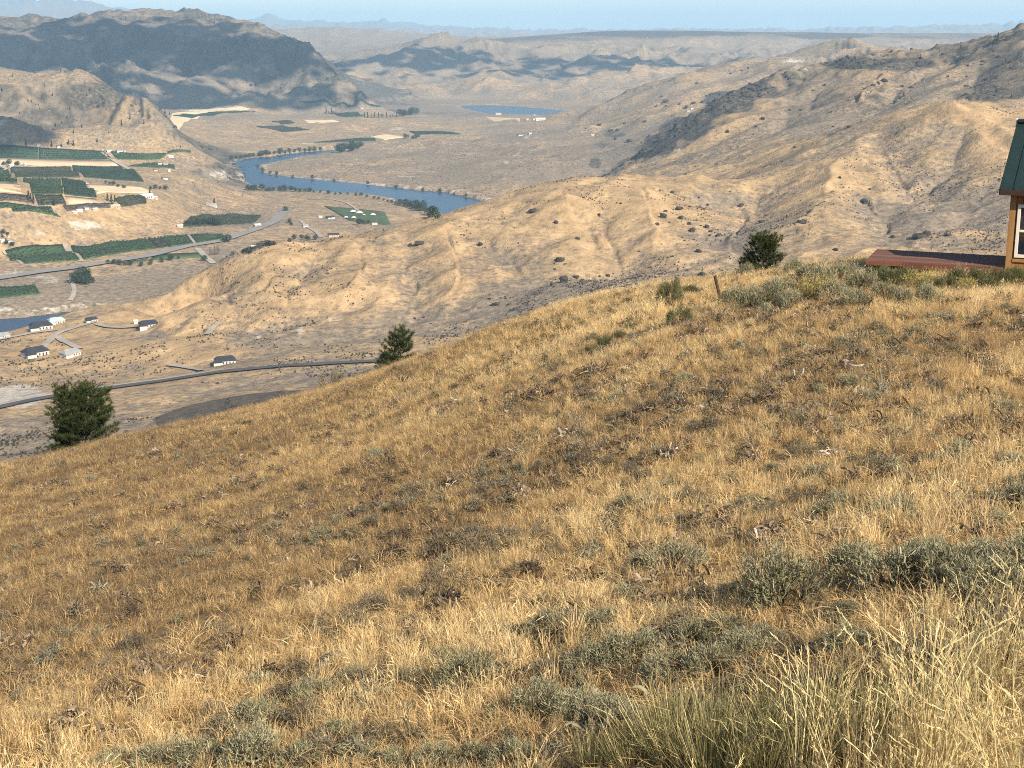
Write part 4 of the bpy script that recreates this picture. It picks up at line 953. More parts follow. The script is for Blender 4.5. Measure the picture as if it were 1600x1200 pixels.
def boulder_mesh(seed):
    r = np.random.default_rng(seed)
    bm = bmesh.new(); bmesh.ops.create_icosphere(bm, subdivisions=2, radius=.5)
    ph = r.uniform(0, 6, 6)
    for v in bm.verts:
        c = v.co
        k = 1 + .30 * math.sin(4 * c.x + ph[0]) * math.sin(5 * c.y + ph[1]) + .18 * math.sin(9 * c.z + ph[2]) + r.uniform(-.13, .13)
        v.co = Vector((c.x * k, c.y * k * .9, max(c.z * k * .85, -.3)))
    me = bm_mesh(bm, 'boulder'); me.materials.append(M['boulder']); return me
BLD = [boulder_mesh(s) for s in range(5)]
BOULDERS = [(833, 328, 14), (869, 347, 8), (903, 372, 8), (875, 404, 15), (883, 412, 4), (867, 420, 5), (900, 431, 12), (881, 436, 18), (862, 444, 9), (950, 430, 8), (937, 431, 5), (958, 427, 4), (751, 381, 9), (774, 474, 12), (765, 466, 6), (794, 475, 6), (805, 482, 9), (790, 466, 4), (783, 465, 4),
            (1037, 337, 13), (1027, 349, 10), (1046, 347, 5), (1064, 339, 10), (1062, 324, 12), (1033, 333, 5), (1040, 329, 6), (1077, 349, 7), (1082, 359, 11), (1105, 353, 9), (1110, 360, 8), (1095, 352, 4), (1106, 319, 6), (1122, 367, 8), (1109, 367, 5), (1070, 375, 4), (1066, 371, 4), (1092, 391, 11), (1050, 300, 7),
            (1031, 297, 4), (912, 308, 6), (936, 335, 7), (970, 317, 5), (942, 326, 4), (1074, 422, 5), (1097, 428, 12), (1116, 429, 11), (1141, 299, 4), (1158, 320, 9), (1092, 308, 5), (1078, 322, 5), (1190, 345, 11), (1197, 361, 11), (1078, 309, 3), (1044, 402, 4), (1051, 400, 5), (998, 392, 4), (1120, 256, 5), (1072, 271, 5),
            (655, 378, 17), (641, 382, 9), (1252, 345, 16), (1312, 277, 6), (1351, 314, 12), (1395, 369, 8), (1359, 295, 5), (1327, 197, 7), (1302, 197, 5), (1437, 367, 22), (1449, 364, 16), (1481, 366, 9), (1306, 389, 9), (1561, 280, 5), (1382, 125, 11), (1372, 130, 8), (1364, 132, 7), (1351, 138, 5), (1407, 152, 6), (1399, 158, 7),  # second entry: dark lump standing in for the first boulder's cast shadow
            (1410, 134, 6), (1424, 136, 6), (1507, 89, 7), (1554, 66, 5), (1439, 90, 6), (1535, 95, 5), (1512, 102, 5), (1482, 119, 4), (1511, 119, 4), (1326, 156, 4), (1271, 141, 4), (1289, 132, 5), (1299, 174, 4), (1234, 171, 5), (1251, 171, 5), (1242, 229, 7), (1034, 150, 5), (1041, 157, 10), (1026, 165, 6), (1041, 165, 5),
            (1061, 162, 5), (1072, 167, 8), (1084, 160, 7), (1097, 159, 7), (1110, 147, 6), (1089, 129, 6), (1169, 106, 6), (1159, 110, 4), (1142, 114, 5), (1177, 140, 8), (1197, 137, 7), (1192, 185, 8), (1182, 197, 5), (1177, 210, 4), (1137, 205, 7), (1014, 212, 5), (984, 219, 10), (962, 216, 7), (936, 194, 8), (954, 203, 8),
            (965, 202, 7), (976, 192, 5), (1007, 189, 6), (1050, 181, 4), (915, 200, 3), (662, 495, 5), (673, 505, 4), (669, 493, 3), (648, 497, 5), (248, 556, 4), (21, 567, 4), (43, 584, 3), (317, 597, 5), (340, 598, 6), (198, 674, 9)]
BL = np.random.default_rng(21)
for u, v, w in BOULDERS:
    p = hit(u, v + w * .25)
    if p is None: continue
    D = p.length; s = w / FPX * D * .9
    big = 'big ' if w >= 12 else ('small ' if w <= 5 else '')
    where = 'golden hill' if (p.y < 1450 and u < 1130) else 'right mountainside'
    if v > 480: where = 'slope above the asphalt road'
    o = link('boulder', BLD[BL.integers(5)], (), label=f'{big}dark boulder on the {where}', cat='boulder', group=f'{big}boulders on the {where}', loc=(p.x, p.y, p.z + .12 * s))
    o.scale = (s, s * BL.uniform(.8, 1.1), s * BL.uniform(.75, 1.05)); o.rotation_euler = (0, 0, BL.uniform(0, 6.28))

# far sagebrush and bitterbrush on the valley hills: too many to count
def hill_shrubs():
    r = np.random.default_rng(31); V, F = leaf_cloud(46, round_crown(3, .8, 1.0), .16, 9)
    me = mesh_np('hill_shrub', V, F); me.materials.append(leaf_material('hill_shrub_leaves', (.066, .057, .040), .5, .1))
    n = 150000
    az = r.uniform(-.40, .40, n); d = np.exp(r.uniform(math.log(680), math.log(3300), n))
    x, y = d * np.sin(az), d * np.cos(az)
    c = bil(K_C, az, np.log(d))
    k = fbm(x / 150, y / 150, 3) + .8 * gnoise(x / 28, y / 28) + .5 * c[:, 2] + .25 * c[:, 1] - .22
    m_ = m2 = np.zeros(n, bool)
    zz = zfar(x, y)
    wd = np.full(n, 1e9)
    for poly in WATERS: wd = np.minimum(wd, sdist(poly, x, y))
    U, V2 = project(x, y, zz)
    crop = ((U < 300) & (V2 < 420) & (V2 > 225)) | ((U < 330) & (V2 > 360) & (V2 < 480) & (r.uniform(0, 1, n) < .7))
    keep = (r.uniform(0, 1, n) < np.clip(k, 0, 1)) & (wd > 15) & ~crop & (c[:, 3] > .12)
    x, y, zz, d = x[keep], y[keep], zz[keep], d[keep]; n = len(x)
    return me, np.stack([x, y, zz - .1], -1), r.uniform(.45, 1.0, n) ** 1.5 * 1.5 * (1 + .25 * smooth(1200, 3000, d)), r
HS = hill_shrubs()

def orchard_rows():
    """rows of single trees on every orchard block"""
    r = np.random.default_rng(17); out = []
    for ob, q, mt in ORCHARDS:
        if ob is None: continue
        h = [hit(*p_) for p_ in q]; c = [np.array((p_.x, p_.y)) for p_ in h]
        w = .5 * (np.linalg.norm(c[1] - c[0]) + np.linalg.norm(c[2] - c[3])); l = .5 * (np.linalg.norm(c[3] - c[0]) + np.linalg.norm(c[2] - c[1]))
        n, m = max(2, int(w / 4.2)), max(2, int(l / 6.5))
        n, m = min(n, 90), min(m, 70)
        a, b = np.meshgrid((np.arange(n) + .5) / n, (np.arange(m) + .5) / m, indexing='ij')
        xy = ((1 - a) * (1 - b))[..., None] * c[0] + (a * (1 - b))[..., None] * c[1] + (a * b)[..., None] * c[2] + ((1 - a) * b)[..., None] * c[3]
        xy = xy.reshape(-1, 2) + r.normal(0, .35, (n * m, 2))
        gap = fbm(xy[:, 0] / 60, xy[:, 1] / 60, 2)
        k = (r.uniform(0, 1, len(xy)) > .05) & (gap > -.62)
        xy = xy[k]; z = zfar(xy[:, 0], xy[:, 1])
        P = np.c_[xy, z] - np.array(ob.location)
        out.append((ob, P, r.uniform(2.2, 3.5, len(P)) * (1 + .15 * gap[k]), mt, max(w / n, l / m / 1.5)))
    return out

def outcrops():
    """broken rock on the craggy ridges"""
    r = np.random.default_rng(41)
    w = np.where((DD > 1350) & (DD < 5900) & (np.abs(AA) < .38), np.clip(ROCKY - .55, 0, 1) ** 1.2, 0) * np.clip(gnoise(XX / 45, YY / 45) + .35, 0, 1) * np.sqrt(DD)
    k = r.choice(w.size, 5200, p=(w / w.sum()).ravel(), replace=True)
    x, y = XX.ravel()[k] + r.normal(0, 3, len(k)), YY.ravel()[k] + r.normal(0, 3, len(k))
    d = np.hypot(x, y); sc = r.uniform(2.0, 7.5, len(k)) ** 1.0 * (d / 2400)
    return np.stack([x, y, zfar(x, y) - .1 * sc], -1), np.clip(sc, 1.5, 14), r
OUT = outcrops()
# ------------------------------------------------------------------ cabin with deck on the crest of the near hillside
def wood(name, c, var=.35, grain=(1, 1, .06), rough=.75, scale=9):
    s = NT(name, rough, .25); tc = s.n('TexCoord'); mp = s.n('Mapping'); mp.inputs['Scale'].default_value = grain
    s.l(tc.outputs['Object'], mp.inputs[0]); f = s.noise(mp.outputs[0], scale, 6, .65); oi = s.n('ObjectInfo')
    col = s.ramp(f, [(.25, tuple(x * (1 - var) for x in c)), (.5, c), (.8, tuple(x * (1 + var) for x in c))])
    hv = s.n('HueSaturation'); s.l(col, hv.inputs['Color']); s.l(s.math('ADD', s.math('MULTIPLY', oi.outputs['Random'], .4), .8), hv.inputs['Value'])
    s.col(hv.outputs[0]); s.bump(f, .25, .01); return s.m
M['siding'] = wood('cabin_siding', (.255, .128, .044))
M['trim_wood'] = wood('cabin_trim_wood', (.275, .148, .055))
M['deck_red'] = wood('red_deck_stain', (.150, .072, .050), .25, (.06, 1, 1))
M['deck_edge'] = wood('red_deck_fascia', (.155, .062, .041), .25, (.06, 1, 1))
M['dark_wood'] = wood('dark_fascia', (.045, .022, .018), .3, (.1, 1, 1))
M['white_trim'] = plain('white_trim', (.66, .62, .54), .5, .3, .04, 2)
M['concrete'] = plain('concrete_footing', (.48, .46, .42), .9, .2, .15, 3)
def metal_roof():
    s = NT('green_metal_roof', .42, .45); tc = s.n('TexCoord'); f = s.noise(tc.outputs['Object'], 1.5, 4)
    s.col(s.ramp(f, [(.3, (.014, .028, .025)), (.7, (.020, .040, .035))])); s.b.inputs['Metallic'].default_value = .25; return s.m
M['roof_metal'] = metal_roof()
def glass_mat():
    s = NT('window_glass', .03, .8); s.col((.012, .016, .028)); s.b.inputs['IOR'].default_value = 1.5; s.b.inputs['Coat Weight'].default_value = 1.0; s.b.inputs['Coat Roughness'].default_value = .02; return s.m
M['glass'] = glass_mat()
M['rusty'] = wood('weathered_post', (.055, .034, .024), .4)

def bevel_box(name, x0, x1, y0, y1, z0, z1, mat, parent, bev=.006, label=None):
    bm = bmesh.new(); box_into(bm, x0, x1, y0, y1, z0, z1)
    if bev: bmesh.ops.bevel(bm, geom=list(bm.edges), offset=bev, segments=1, affect='EDGES')
    return link(name, bm_mesh(bm, name), M[mat], parent, label)
DECK_Z = -7.262
HX, HY = 15.93, 45.28                                      # front left corner of the cabin wall
HROT = math.radians(-24)
def cabin():
    root = link('cabin', None, (), label='wood sided cabin with green metal roof and white framed window on the hill crest', cat='cabin', loc=(HX, HY, DECK_Z)); root.rotation_euler = (0, 0, HROT)
    Lx, Ly, H = 7.5, 8.4, 2.66
    wall = bevel_box('wall', 0, Lx, 0, Ly, -1.4, H, 'siding', root, 0)
    # window opening in front of the wall: vertical boards on both sides, above and below
    wx0, wx1, wz0, wz1 = .24, 1.20, .42, 1.98
    x = .14; k = 0
    while x < Lx - .05:
        x1 = min(x + .20, Lx)
        segs = [(-.9, H)] if (x1 <= wx0 + .02 or x >= wx1 - .02) else [(-.9, wz0 - .07), (wz1 + .07, H)]
        for z0, z1 in segs:
            bevel_box('board', x + .004, x1 - .004, -.030, -.002, z0, z1 - .004, 'siding', wall)
        x = x1; k += 1
    # the side of the wall towards the deck
    y = .02
    while y < Ly - .05:
        bevel_box('board', -.030, -.002, y + .004, min(y + .20, Ly) - .004, -.9, H - .004, 'siding', wall); y += .20
    bevel_box('corner_post', -.055, .135, -.055, .10, -1.2, H - .006, 'trim_wood', root)
    bevel_box('belt_board', .14, wx0 - .02, -.062, -.031, .86, .93, 'trim_wood', root)
    bevel_box('sill_board', .14, 1.9, -.075, -.031, .20, .30, 'trim_wood', root)
    bevel_box('frieze_board', .14, Lx, -.052, -.031, H - .24, H - .03, 'trim_wood', root)
    win = bevel_box('window', wx0, wx1, -.02, .02, wz0, wz1, 'glass', root, 0)
    for nm, a, b, c_, d in (('frame', wx0 - .05, wx0 + .05, wz0 - .07, wz1 + .07), ('frame', wx1 - .05, wx1 + .05, wz0 - .07, wz1 + .07), ('frame', wx0 + .05, wx1 - .05, wz1 - .03, wz1 + .07), ('frame', wx0 + .05, wx1 - .05, wz0 - .07, wz0 + .03), ('meeting_rail', wx0 + .05, wx1 - .05, 1.17, 1.24)):
        bevel_box(nm, a, b, -.085, -.021, c_, d, 'white_trim', win)
    # roof: front slope of separate standing seam panels, back slope likewise
    ov, half, rise = .36, Ly / 2, 1.72
    run = half + ov; sl = math.atan2(rise, half); ln = run / math.cos(sl)
    ez = H - ov * math.tan(sl)
    roof = link('roof', None, (), parent=root)
    bm = bmesh.new()
    for sgn, yy in ((1, -ov), (-1, Ly + ov)):
        vs = [bm.verts.new(p) for p in ((-ov, yy, ez), (Lx + ov, yy, ez), (Lx + ov, half, ez + run * math.tan(sl)), (-ov, half, ez + run * math.tan(sl)))]
        lo = [bm.verts.new(v.co - Vector((0, 0, .10))) for v in vs]
        bm.faces.new(vs); bm.faces.new(lo[::-1])
        for i in range(4): bm.faces.new([vs[i], lo[i], lo[(i + 1) % 4], vs[(i + 1) % 4]])
    link('roof_deck', bm_mesh(bm, 'roof_deck'), M['dark_wood'], roof)
    pw = .41; n = int((Lx + 2 * ov) / pw)
    bm = bmesh.new(); box_into(bm, 0, pw - .012, 0, ln, .004, .016); pan = bm_mesh(bm, 'roof_panel'); pan.materials.append(M['roof_metal'])
    bm = bmesh.new(); box_into(bm, -.016, .016, 0, ln, .004, .050); seam = bm_mesh(bm, 'seam'); seam.materials.append(M['roof_metal'])
    for side in (0, 1):
        for k in range(n + 1):
            for nm, me, dx in (('roof_panel', pan, .006), ('seam', seam, 0)):
                if nm == 'roof_panel' and k == n: continue
                o = link(nm, me, (), roof)
                if side == 0: o.location = (-ov + k * pw + dx, -ov, ez); o.rotation_euler = (sl, 0, 0)
                else: o.location = (-ov + (k + 1) * pw - dx, Ly + ov, ez); o.rotation_euler = (sl, 0, math.pi)
    rz = ez + run * math.tan(sl)
    bevel_box('ridge_cap', -ov - .02, Lx + ov, half - .20, half + .20, rz - .01, rz + .11, 'roof_metal', roof, .02)
    bevel_box('ridge_end', -ov - .07, -ov - .022, half - .16, half + .16, rz - .16, rz + .12, 'white_trim', roof)
    bevel_box('fascia', -ov, Lx + ov, -ov - .035, -ov - .002, ez - .16, ez + .012, 'dark_wood', roof)
    for sgn in (0, 1):
        bm = bmesh.new(); box_into(bm, -.032, 0, 0, ln, -.18, .02); o = link('rake_board', bm_mesh(bm, 'rake_board'), M['dark_wood'], roof)
        o.location = (-ov - .001, -ov if sgn == 0 else Ly + ov, ez); o.rotation_euler = (sl, 0, 0) if sgn == 0 else (-sl, 0, 0)
        if sgn: 
            for v in o.data.vertices: v.co.y *= -1
    bevel_box('soffit', -ov + .002, Lx + ov - .01, -ov + .004, -.060, ez - .13, ez - .11, 'trim_wood', roof)
    bevel_box('outrigger', -ov + .01, -.058, -.02, .09, H - .20, H - .06, 'trim_wood', root)
    # gable triangle
    bm = bmesh.new()
    for xx in (.0, .08):
        vs = [bm.verts.new(p) for p in ((xx, 0, H), (xx, Ly, H), (xx, half, rz - .22))]
        bm.faces.new(vs)
    link('gable', bm_mesh(bm, 'gable'), M['siding'], root)
    return root
cabin()
def deck():
    root = link('deck', None, (), label='low red brown wooden deck on short posts beside the cabin', cat='deck', loc=(11.83, 46.90, DECK_Z)); root.rotation_euler = (0, 0, math.radians(-21.7))
    W, Dp = 4.42, 2.65
    n = 19; bw = Dp / n
    bm = bmesh.new(); box_into(bm, 0, W, .004, bw - .004, -.035, 0); me = bm_mesh(bm, 'board'); me.materials.append(M['deck_red'])
    for k in range(n):
        o = link('board', me, (), root); o.location = (0, k * bw, 0)
    bevel_box('rim_board', -.04, 1.15, -.042, -.002, -.16, -.006, 'deck_edge', root)
    bevel_box('rim_board', 1.155, W - .02, -.042, -.002, -.20, -.006, 'deck_edge', root)
    bevel_box('rim_board', -.042, -.002, .0, Dp, -.16, -.006, 'deck_edge', root)
    bevel_box('rim_board', 0, W, Dp + .002, Dp + .04, -.20, -.006, 'deck_edge', root)
    for x in (.3, 1.6, 2.9, 4.1):
        bevel_box('joist', x, x + .05, .0, Dp, -.22, -.037, 'dark_wood', root)
    for x in (.2, .95, 2.5, 4.1):
        for y in (.12, Dp - .25):
            bevel_box('post', x, x + .10, y, y + .10, -1.6, -.221, 'dark_wood', root)
    bevel_box('footing', 2.47, 2.63, .06, .115, -.42, -.24, 'concrete', root)
    bevel_box('skirt', .02, W, Dp - .10, Dp - .06, -1.3, -.21, 'dark_wood', root)
deck()
def fence_post():
    p = hit_near(1126, 470)
    root = link('fence_post', None, (), label='dark weathered post leaning on the crest of the grassy slope', cat='post', loc=tuple(p))
    bm = bmesh.new()
    prev = None; r = random.Random(4)
    for k in range(9):
        t = k / 8; z = -.25 + 1.15 * t; rad = .062 * (1 - .12 * t)
        ring = [bm.verts.new((rad * math.cos(a) * r.uniform(.88, 1.1), rad * .8 * math.sin(a) * r.uniform(.88, 1.1), z + (r.uniform(-.03, .03) if k == 8 else 0))) for a in [j * math.tau / 9 for j in range(9)]]
        if prev:
            for j in range(9): bm.faces.new([prev[j], prev[(j + 1) % 9], ring[(j + 1) % 9], ring[j]])
        prev = ring
    bm.faces.new(prev)
    o = link('shaft', bm_mesh(bm, 'shaft'), M['rusty'], root)
    for z in (.35, .70):
        bm = bmesh.new(); bmesh.ops.create_cone(bm, segments=10, radius1=.066, radius2=.066, depth=.012, cap_ends=True); st = link('wire_wrap', bm_mesh(bm, 'wire_wrap'), M['dark_wood'], root); st.location = (0, 0, z)
    root.rotation_euler = (0, math.radians(-15), 0)
fence_post()
p = hit_near(1337, 434)
if p:
    bm = bmesh.new(); box_into(bm, -.30, .30, -.05, .05, 0, .03); o = link('loose_plank', bm_mesh(bm, 'loose_plank'), M['concrete'], label='weathered pale plank lying tilted among the brush left of the deck', cat='plank', loc=(p.x, p.y, p.z + .16)); o.rotation_euler = (0, math.radians(-20), .2)
# ------------------------------------------------------------------ near vegetation
def blade_mat(name, stops, trans=.35, instancer=True):
    s = NT(name, .6, .25)
    at = s.n('Attribute', attribute_name='tint', attribute_type='INSTANCER' if instancer else 'GEOMETRY')
    sh = s.n('Attribute', attribute_name='shade')
    f = s.math('ADD', at.outputs['Fac'], s.math('MULTIPLY', s.math('SUBTRACT', sh.outputs['Fac'], .5), .55), True)
    col = s.ramp(f, stops); s.col(col)
    tr = s.n('BsdfTranslucent'); s.l(col, tr.inputs['Color'])
    mx = s.n('MixShader'); mx.inputs[0].default_value = trans
    s.l(s.b.outputs[0], mx.inputs[1]); s.l(tr.outputs[0], mx.inputs[2]); s.l(mx.outputs[0], s.t.nodes['Material Output'].inputs[0])
    return s.m
M['straw_blade'] = blade_mat('straw_blades', [(0, (.17, .118, .065)), (.3, (.40, .270, .128)), (.6, (.66, .46, .210)), (1, (.86, .68, .37))])
M['forb_leaf'] = blade_mat('dead_forb_leaves', [(0, (.075, .055, .040)), (.4, (.18, .130, .082)), (.75, (.37, .29, .20)), (1, (.68, .61, .52))], .15)
M['grey_leaf'] = blade_mat('grey_forb_leaves', [(0, (.10, .09, .06)), (.5, (.20, .185, .125)), (1, (.33, .32, .22))], .2)
M['pale_stem'] = blade_mat('pale_tall_stems', [(0, (.34, .24, .10)), (.5, (.60, .465, .22)), (1, (.80, .68, .38))], .35)

class Strips:
    """collects thin curved blades as one mesh with a per-blade shade"""
    def __init__(self): self.V, self.F, self.S, self.n = [], [], [], 0
    def blade(self, pts, w, shade, side=None, tip=True):
        pts = [np.asarray(p, float) for p in pts]
        d = pts[-1] - pts[0]
        if side is None: side = np.cross(d, (0.3, 0.5, 1.0 if abs(d[2]) < .5 * np.linalg.norm(d) else .1))
        side = np.asarray(side, float); side = side / (np.linalg.norm(side) + 1e-9)
        m = len(pts); b = self.n
        for k, p in enumerate(pts):
            ww = w * (1 - .75 * k / (m - 1)) if tip else w * (1 - .3 * abs(2 * k / (m - 1) - 1))
            self.V += [p - side * ww / 2, p + side * ww / 2]; self.S += [shade, shade]
        for k in range(m - 1):
            self.F.append((b + 2 * k, b + 2 * k + 1, b + 2 * k + 3, b + 2 * k + 2))
        self.n += 2 * m
    def mesh(self, name, mat):
        me = mesh_np(name, np.array(self.V), np.array(self.F))
        a = me.attributes.new('shade', 'FLOAT', 'POINT'); a.data.foreach_set('value', np.array(self.S, np.float32))
        me.materials.append(mat); return me

def tuft(seed, n, h, R, w, spread, mat, heads=0.0, droop=.3):
    r = np.random.default_rng(seed); S = Strips()
    for _ in range(n):
        a = r.uniform(0, 6.283); rr = R * r.uniform(0, 1) ** .6
        p0 = np.array((rr * math.cos(a), rr * math.sin(a), -.03))
        a2 = a + r.normal(0, .7); lean = spread * r.uniform(.1, 1.0)
        hh = h * r.uniform(.45, 1.15)
        out = np.array((math.cos(a2), math.sin(a2), 0))
        p1 = p0 + out * hh * lean * .35 + (0, 0, hh * .5)
        p2 = p0 + out * hh * lean * (.9 + droop * .4) + (0, 0, hh * (.92 - droop * lean * .4))
        p3 = p0 + out * hh * lean * (1.4 + droop) + (0, 0, hh * (1.05 - droop * lean * 1.1))
        th = r.uniform(0, 6.283)
        S.blade([p0, p1, p2, p3], w * r.uniform(.6, 1.4), r.uniform(0, 1), (math.cos(th), math.sin(th), 0))
        if heads and r.uniform() < heads:
            dr = (p3 - p2) / np.linalg.norm(p3 - p2)
            for q in range(7):
                c = p2 + (p3 - p2) * (.2 + .13 * q); an = r.uniform(0, 6.28)
                S.blade([c, c + dr * .018 + np.array((math.cos(an), math.sin(an), .3)) * .007, c + dr * .034 + np.array((math.cos(an), math.sin(an), .3)) * .009], .0045, r.uniform(.5, 1), None, False)
    return S.mesh('tuft', mat)
def forb(seed, mat, n=44, h=.26, leaf=.11, lw=.024):
    r = np.random.default_rng(seed); S = Strips()
    for _ in range(n):                                    # curled dead leaves
        a = r.uniform(0, 6.283); el = r.uniform(.05, 1.1); L_ = leaf * r.uniform(.6, 1.3)
        p0 = np.array((r.normal(0, .05), r.normal(0, .05), r.uniform(0, h * .35)))
        out = np.array((math.cos(a) * math.cos(el), math.sin(a) * math.cos(el), math.sin(el)))
        curl = np.array((r.normal(0, .4), r.normal(0, .4), -r.uniform(.1, .9)))
        S.blade([p0, p0 + out * L_ * .4, p0 + out * L_ * .8 + curl * L_ * .15, p0 + out * L_ * 1.0 + curl * L_ * .5], lw * r.uniform(.5, 1.3), r.uniform(0, 1), (r.normal(), r.normal(), r.normal()), False)
    for _ in range(6):
        a = r.uniform(0, 6.283); hh = h * r.uniform(.8, 1.5)
        out = np.array((math.cos(a), math.sin(a), 0)) * r.uniform(.1, .6)
        p0 = np.array((r.normal(0, .03), r.normal(0, .03), 0))
        S.blade([p0, p0 + out * hh * .5 + (0, 0, hh * .55), p0 + out * hh + (0, 0, hh)], .006, r.uniform(.1, .7), (math.cos(a + 1.5), math.sin(a + 1.5), 0))
    return S.mesh('forb', mat)
def proto_collection(name, meshes):
    c = bpy.data.collections.new(name)
    for k, me in enumerate(meshes):
        o = bpy.data.objects.new(f'{name}_{k:02d}', me); c.objects.link(o)
    return c
PROTO = {
    'grass': proto_collection('grass_tufts', [tuft(100 + k, 52, h, R, .0050, sp, M['straw_blade'], hd * .5) for k, (h, R, sp, hd) in enumerate([(.30, .11, .5, 0), (.26, .14, .7, 0), (.36, .09, .35, .25), (.22, .16, .9, 0), (.33, .12, .5, .2), (.28, .13, .8, 0)])]),
    'forb': proto_collection('forb_clumps', [forb(200 + k, M['forb_leaf']) for k in range(5)]),
    'grey': proto_collection('grey_forbs', [forb(300 + k, M['grey_leaf'], 60, .26, .10, .016) for k in range(4)]),
    'tall': proto_collection('tall_grass', [tuft(400 + k, 26, h, .10, .0065, .28, M['pale_stem'], .85, .25) for k, h in enumerate((.85, .7, .95, .75, .6))]),
    'mat': proto_collection('grass_mats', [tuft(500 + k, 60, .13, .20, .008, 1.3, M['straw_blade'], 0, .7) for k in range(4)]),
}
def instancer(name, coll, P, rot, scl, idx, tint, label, cat):
    me = bpy.data.meshes.new(name); me.vertices.add(len(P)); me.vertices.foreach_set('co', np.asarray(P, np.float32).ravel())
    for nm, ty, arr, key in (('rot', 'FLOAT_VECTOR', rot, 'vector'), ('scl', 'FLOAT', scl, 'value'), ('idx', 'INT', idx, 'value'), ('tint', 'FLOAT', tint, 'value')):
        a = me.attributes.new(nm, ty, 'POINT'); a.data.foreach_set(key, np.ascontiguousarray(arr, np.int32 if ty == 'INT' else np.float32).ravel())
    o = link(name, me, (), label=label, cat=cat, kind='stuff')
    ng = bpy.data.node_groups.new(name, 'GeometryNodeTree')
    ng.interface.new_socket('Geometry', in_out='INPUT', socket_type='NodeSocketGeometry'); ng.interface.new_socket('Geometry', in_out='OUTPUT', socket_type='NodeSocketGeometry')
    N = ng.nodes; gi, go = N.new('NodeGroupInput'), N.new('NodeGroupOutput')
    iop, ci = N.new('GeometryNodeInstanceOnPoints'), N.new('GeometryNodeCollectionInfo')
    ci.inputs['Collection'].default_value = coll; ci.inputs['Separate Children'].default_value = True; ci.inputs['Reset Children'].default_value = True
    def attr(nm, ty):
        x = N.new('GeometryNodeInputNamedAttribute'); x.data_type = ty; x.inputs[0].default_value = nm; return x.outputs[0]
    iop.inputs['Pick Instance'].default_value = True
    lk = ng.links.new
    lk(gi.outputs[0], iop.inputs['Points']); lk(ci.outputs[0], iop.inputs['Instance'])
    lk(attr('idx', 'INT'), iop.inputs['Instance Index'])
    e2r = N.new('FunctionNodeEulerToRotation'); lk(attr('rot', 'FLOAT_VECTOR'), e2r.inputs[0]); lk(e2r.outputs[0], iop.inputs['Rotation'])
    lk(attr('scl', 'FLOAT'), iop.inputs['Scale']); lk(iop.outputs[0], go.inputs[0])
    md = o.modifiers.new('scatter', 'NODES'); md.node_group = ng
    return o
# ------------------------------------------------------------------ sagebrush and other shrubs, one by one
def shrub_mat(name, stops, trans=.2):
    s = NT(name, .75, .2); sh = s.n('Attribute', attribute_name='shade'); oi = s.n('ObjectInfo')
    f = s.math('ADD', sh.outputs['Fac'], s.math('MULTIPLY', s.math('SUBTRACT', oi.outputs['Random'], .5), .35), True)
    col = s.ramp(f, stops); s.col(col); tr = s.n('BsdfTranslucent'); s.l(col, tr.inputs['Color']); mx = s.n('MixShader'); mx.inputs[0].default_value = trans
    s.l(s.b.outputs[0], mx.inputs[1]); s.l(tr.outputs[0], mx.inputs[2]); s.l(mx.outputs[0], s.t.nodes['Material Output'].inputs[0]); return s.m
M['sage'] = shrub_mat('sagebrush_leaves', [(0, (.115, .106, .062)), (.45, (.265, .247, .148)), (1, (.455, .43, .275))])
M['sage_brown'] = shrub_mat('dry_sagebrush_leaves', [(0, (.075, .062, .04)), (.5, (.175, .145, .095)), (1, (.32, .275, .19))])
M['sage_wood'] = plain('sagebrush_wood', (.10, .078, .06), .95, .1, .4, 8)
M['rabbit'] = shrub_mat('rabbitbrush_stems', [(0, (.085, .075, .030)), (.45, (.25, .222, .088)), (.8, (.47, .395, .18)), (1, (.66, .56, .30))])
M['rabbit_flower'] = shrub_mat('rabbitbrush_flowers', [(0, (.34, .26, .07)), (1, (.54, .45, .16))])
M['green_shrub'] = shrub_mat('olive_shrub_leaves', [(0, (.055, .06, .025)), (.5, (.12, .125, .055)), (1, (.22, .215, .10))])
def sage_mesh(seed, nleaf=2600, leaf=.055, h=.62, lumps=16, up=.75):
    r = np.random.default_rng(seed); S = Strips()
    tips = []
    for k in range(lumps):
        a = r.uniform(0, 6.283); t = r.uniform(0, 1) ** .6
        rad = .40 * t; top = h * (1 - .55 * t ** 2) * r.uniform(.72, 1.0)
        tips.append((np.array((rad * math.cos(a), rad * math.sin(a), top * .62)), r.uniform(.10, .18)))
    for _ in range(nleaf):
        c, rd = tips[r.integers(len(tips))]
        dv = r.normal(size=3); dv /= np.linalg.norm(dv)
        p = c + dv * rd * r.uniform(.35, 1.05) * (1, 1, 1.25)
        if p[2] < .03: p[2] = r.uniform(.03, .12)
        ax = np.array((p[0] * 1.3, p[1] * 1.3, up)) + r.normal(0, .45, 3); ax /= np.linalg.norm(ax)
        L_ = leaf * r.uniform(.6, 1.5)
        S.blade([p, p + ax * L_], .013 * r.uniform(.7, 1.4), np.clip(r.normal(.5, .22), 0, 1), r.normal(size=3), False)
    W = Strips()
    for c, rd in tips:
        b = np.array((r.normal(0, .03), r.normal(0, .03), -.05)); m_ = (b + c) * .5 + r.normal(0, .04, 3)
        for th in (0, 1.57):
            W.blade([b, m_, c], .028, .5, (math.cos(th), math.sin(th), 0.1))
        for _ in range(3):
            q = c + r.normal(0, .10, 3); W.blade([m_, (m_ + q) / 2 + r.normal(0, .02, 3), q], .012, .5, r.normal(size=3))
    return S, W
SAGE = []
for k in range(6):
    S, W = sage_mesh(900 + k); SAGE.append((S.mesh('foliage', M['sage']), W.mesh('woody_stems', M['sage_wood'])))
BSAGE = []
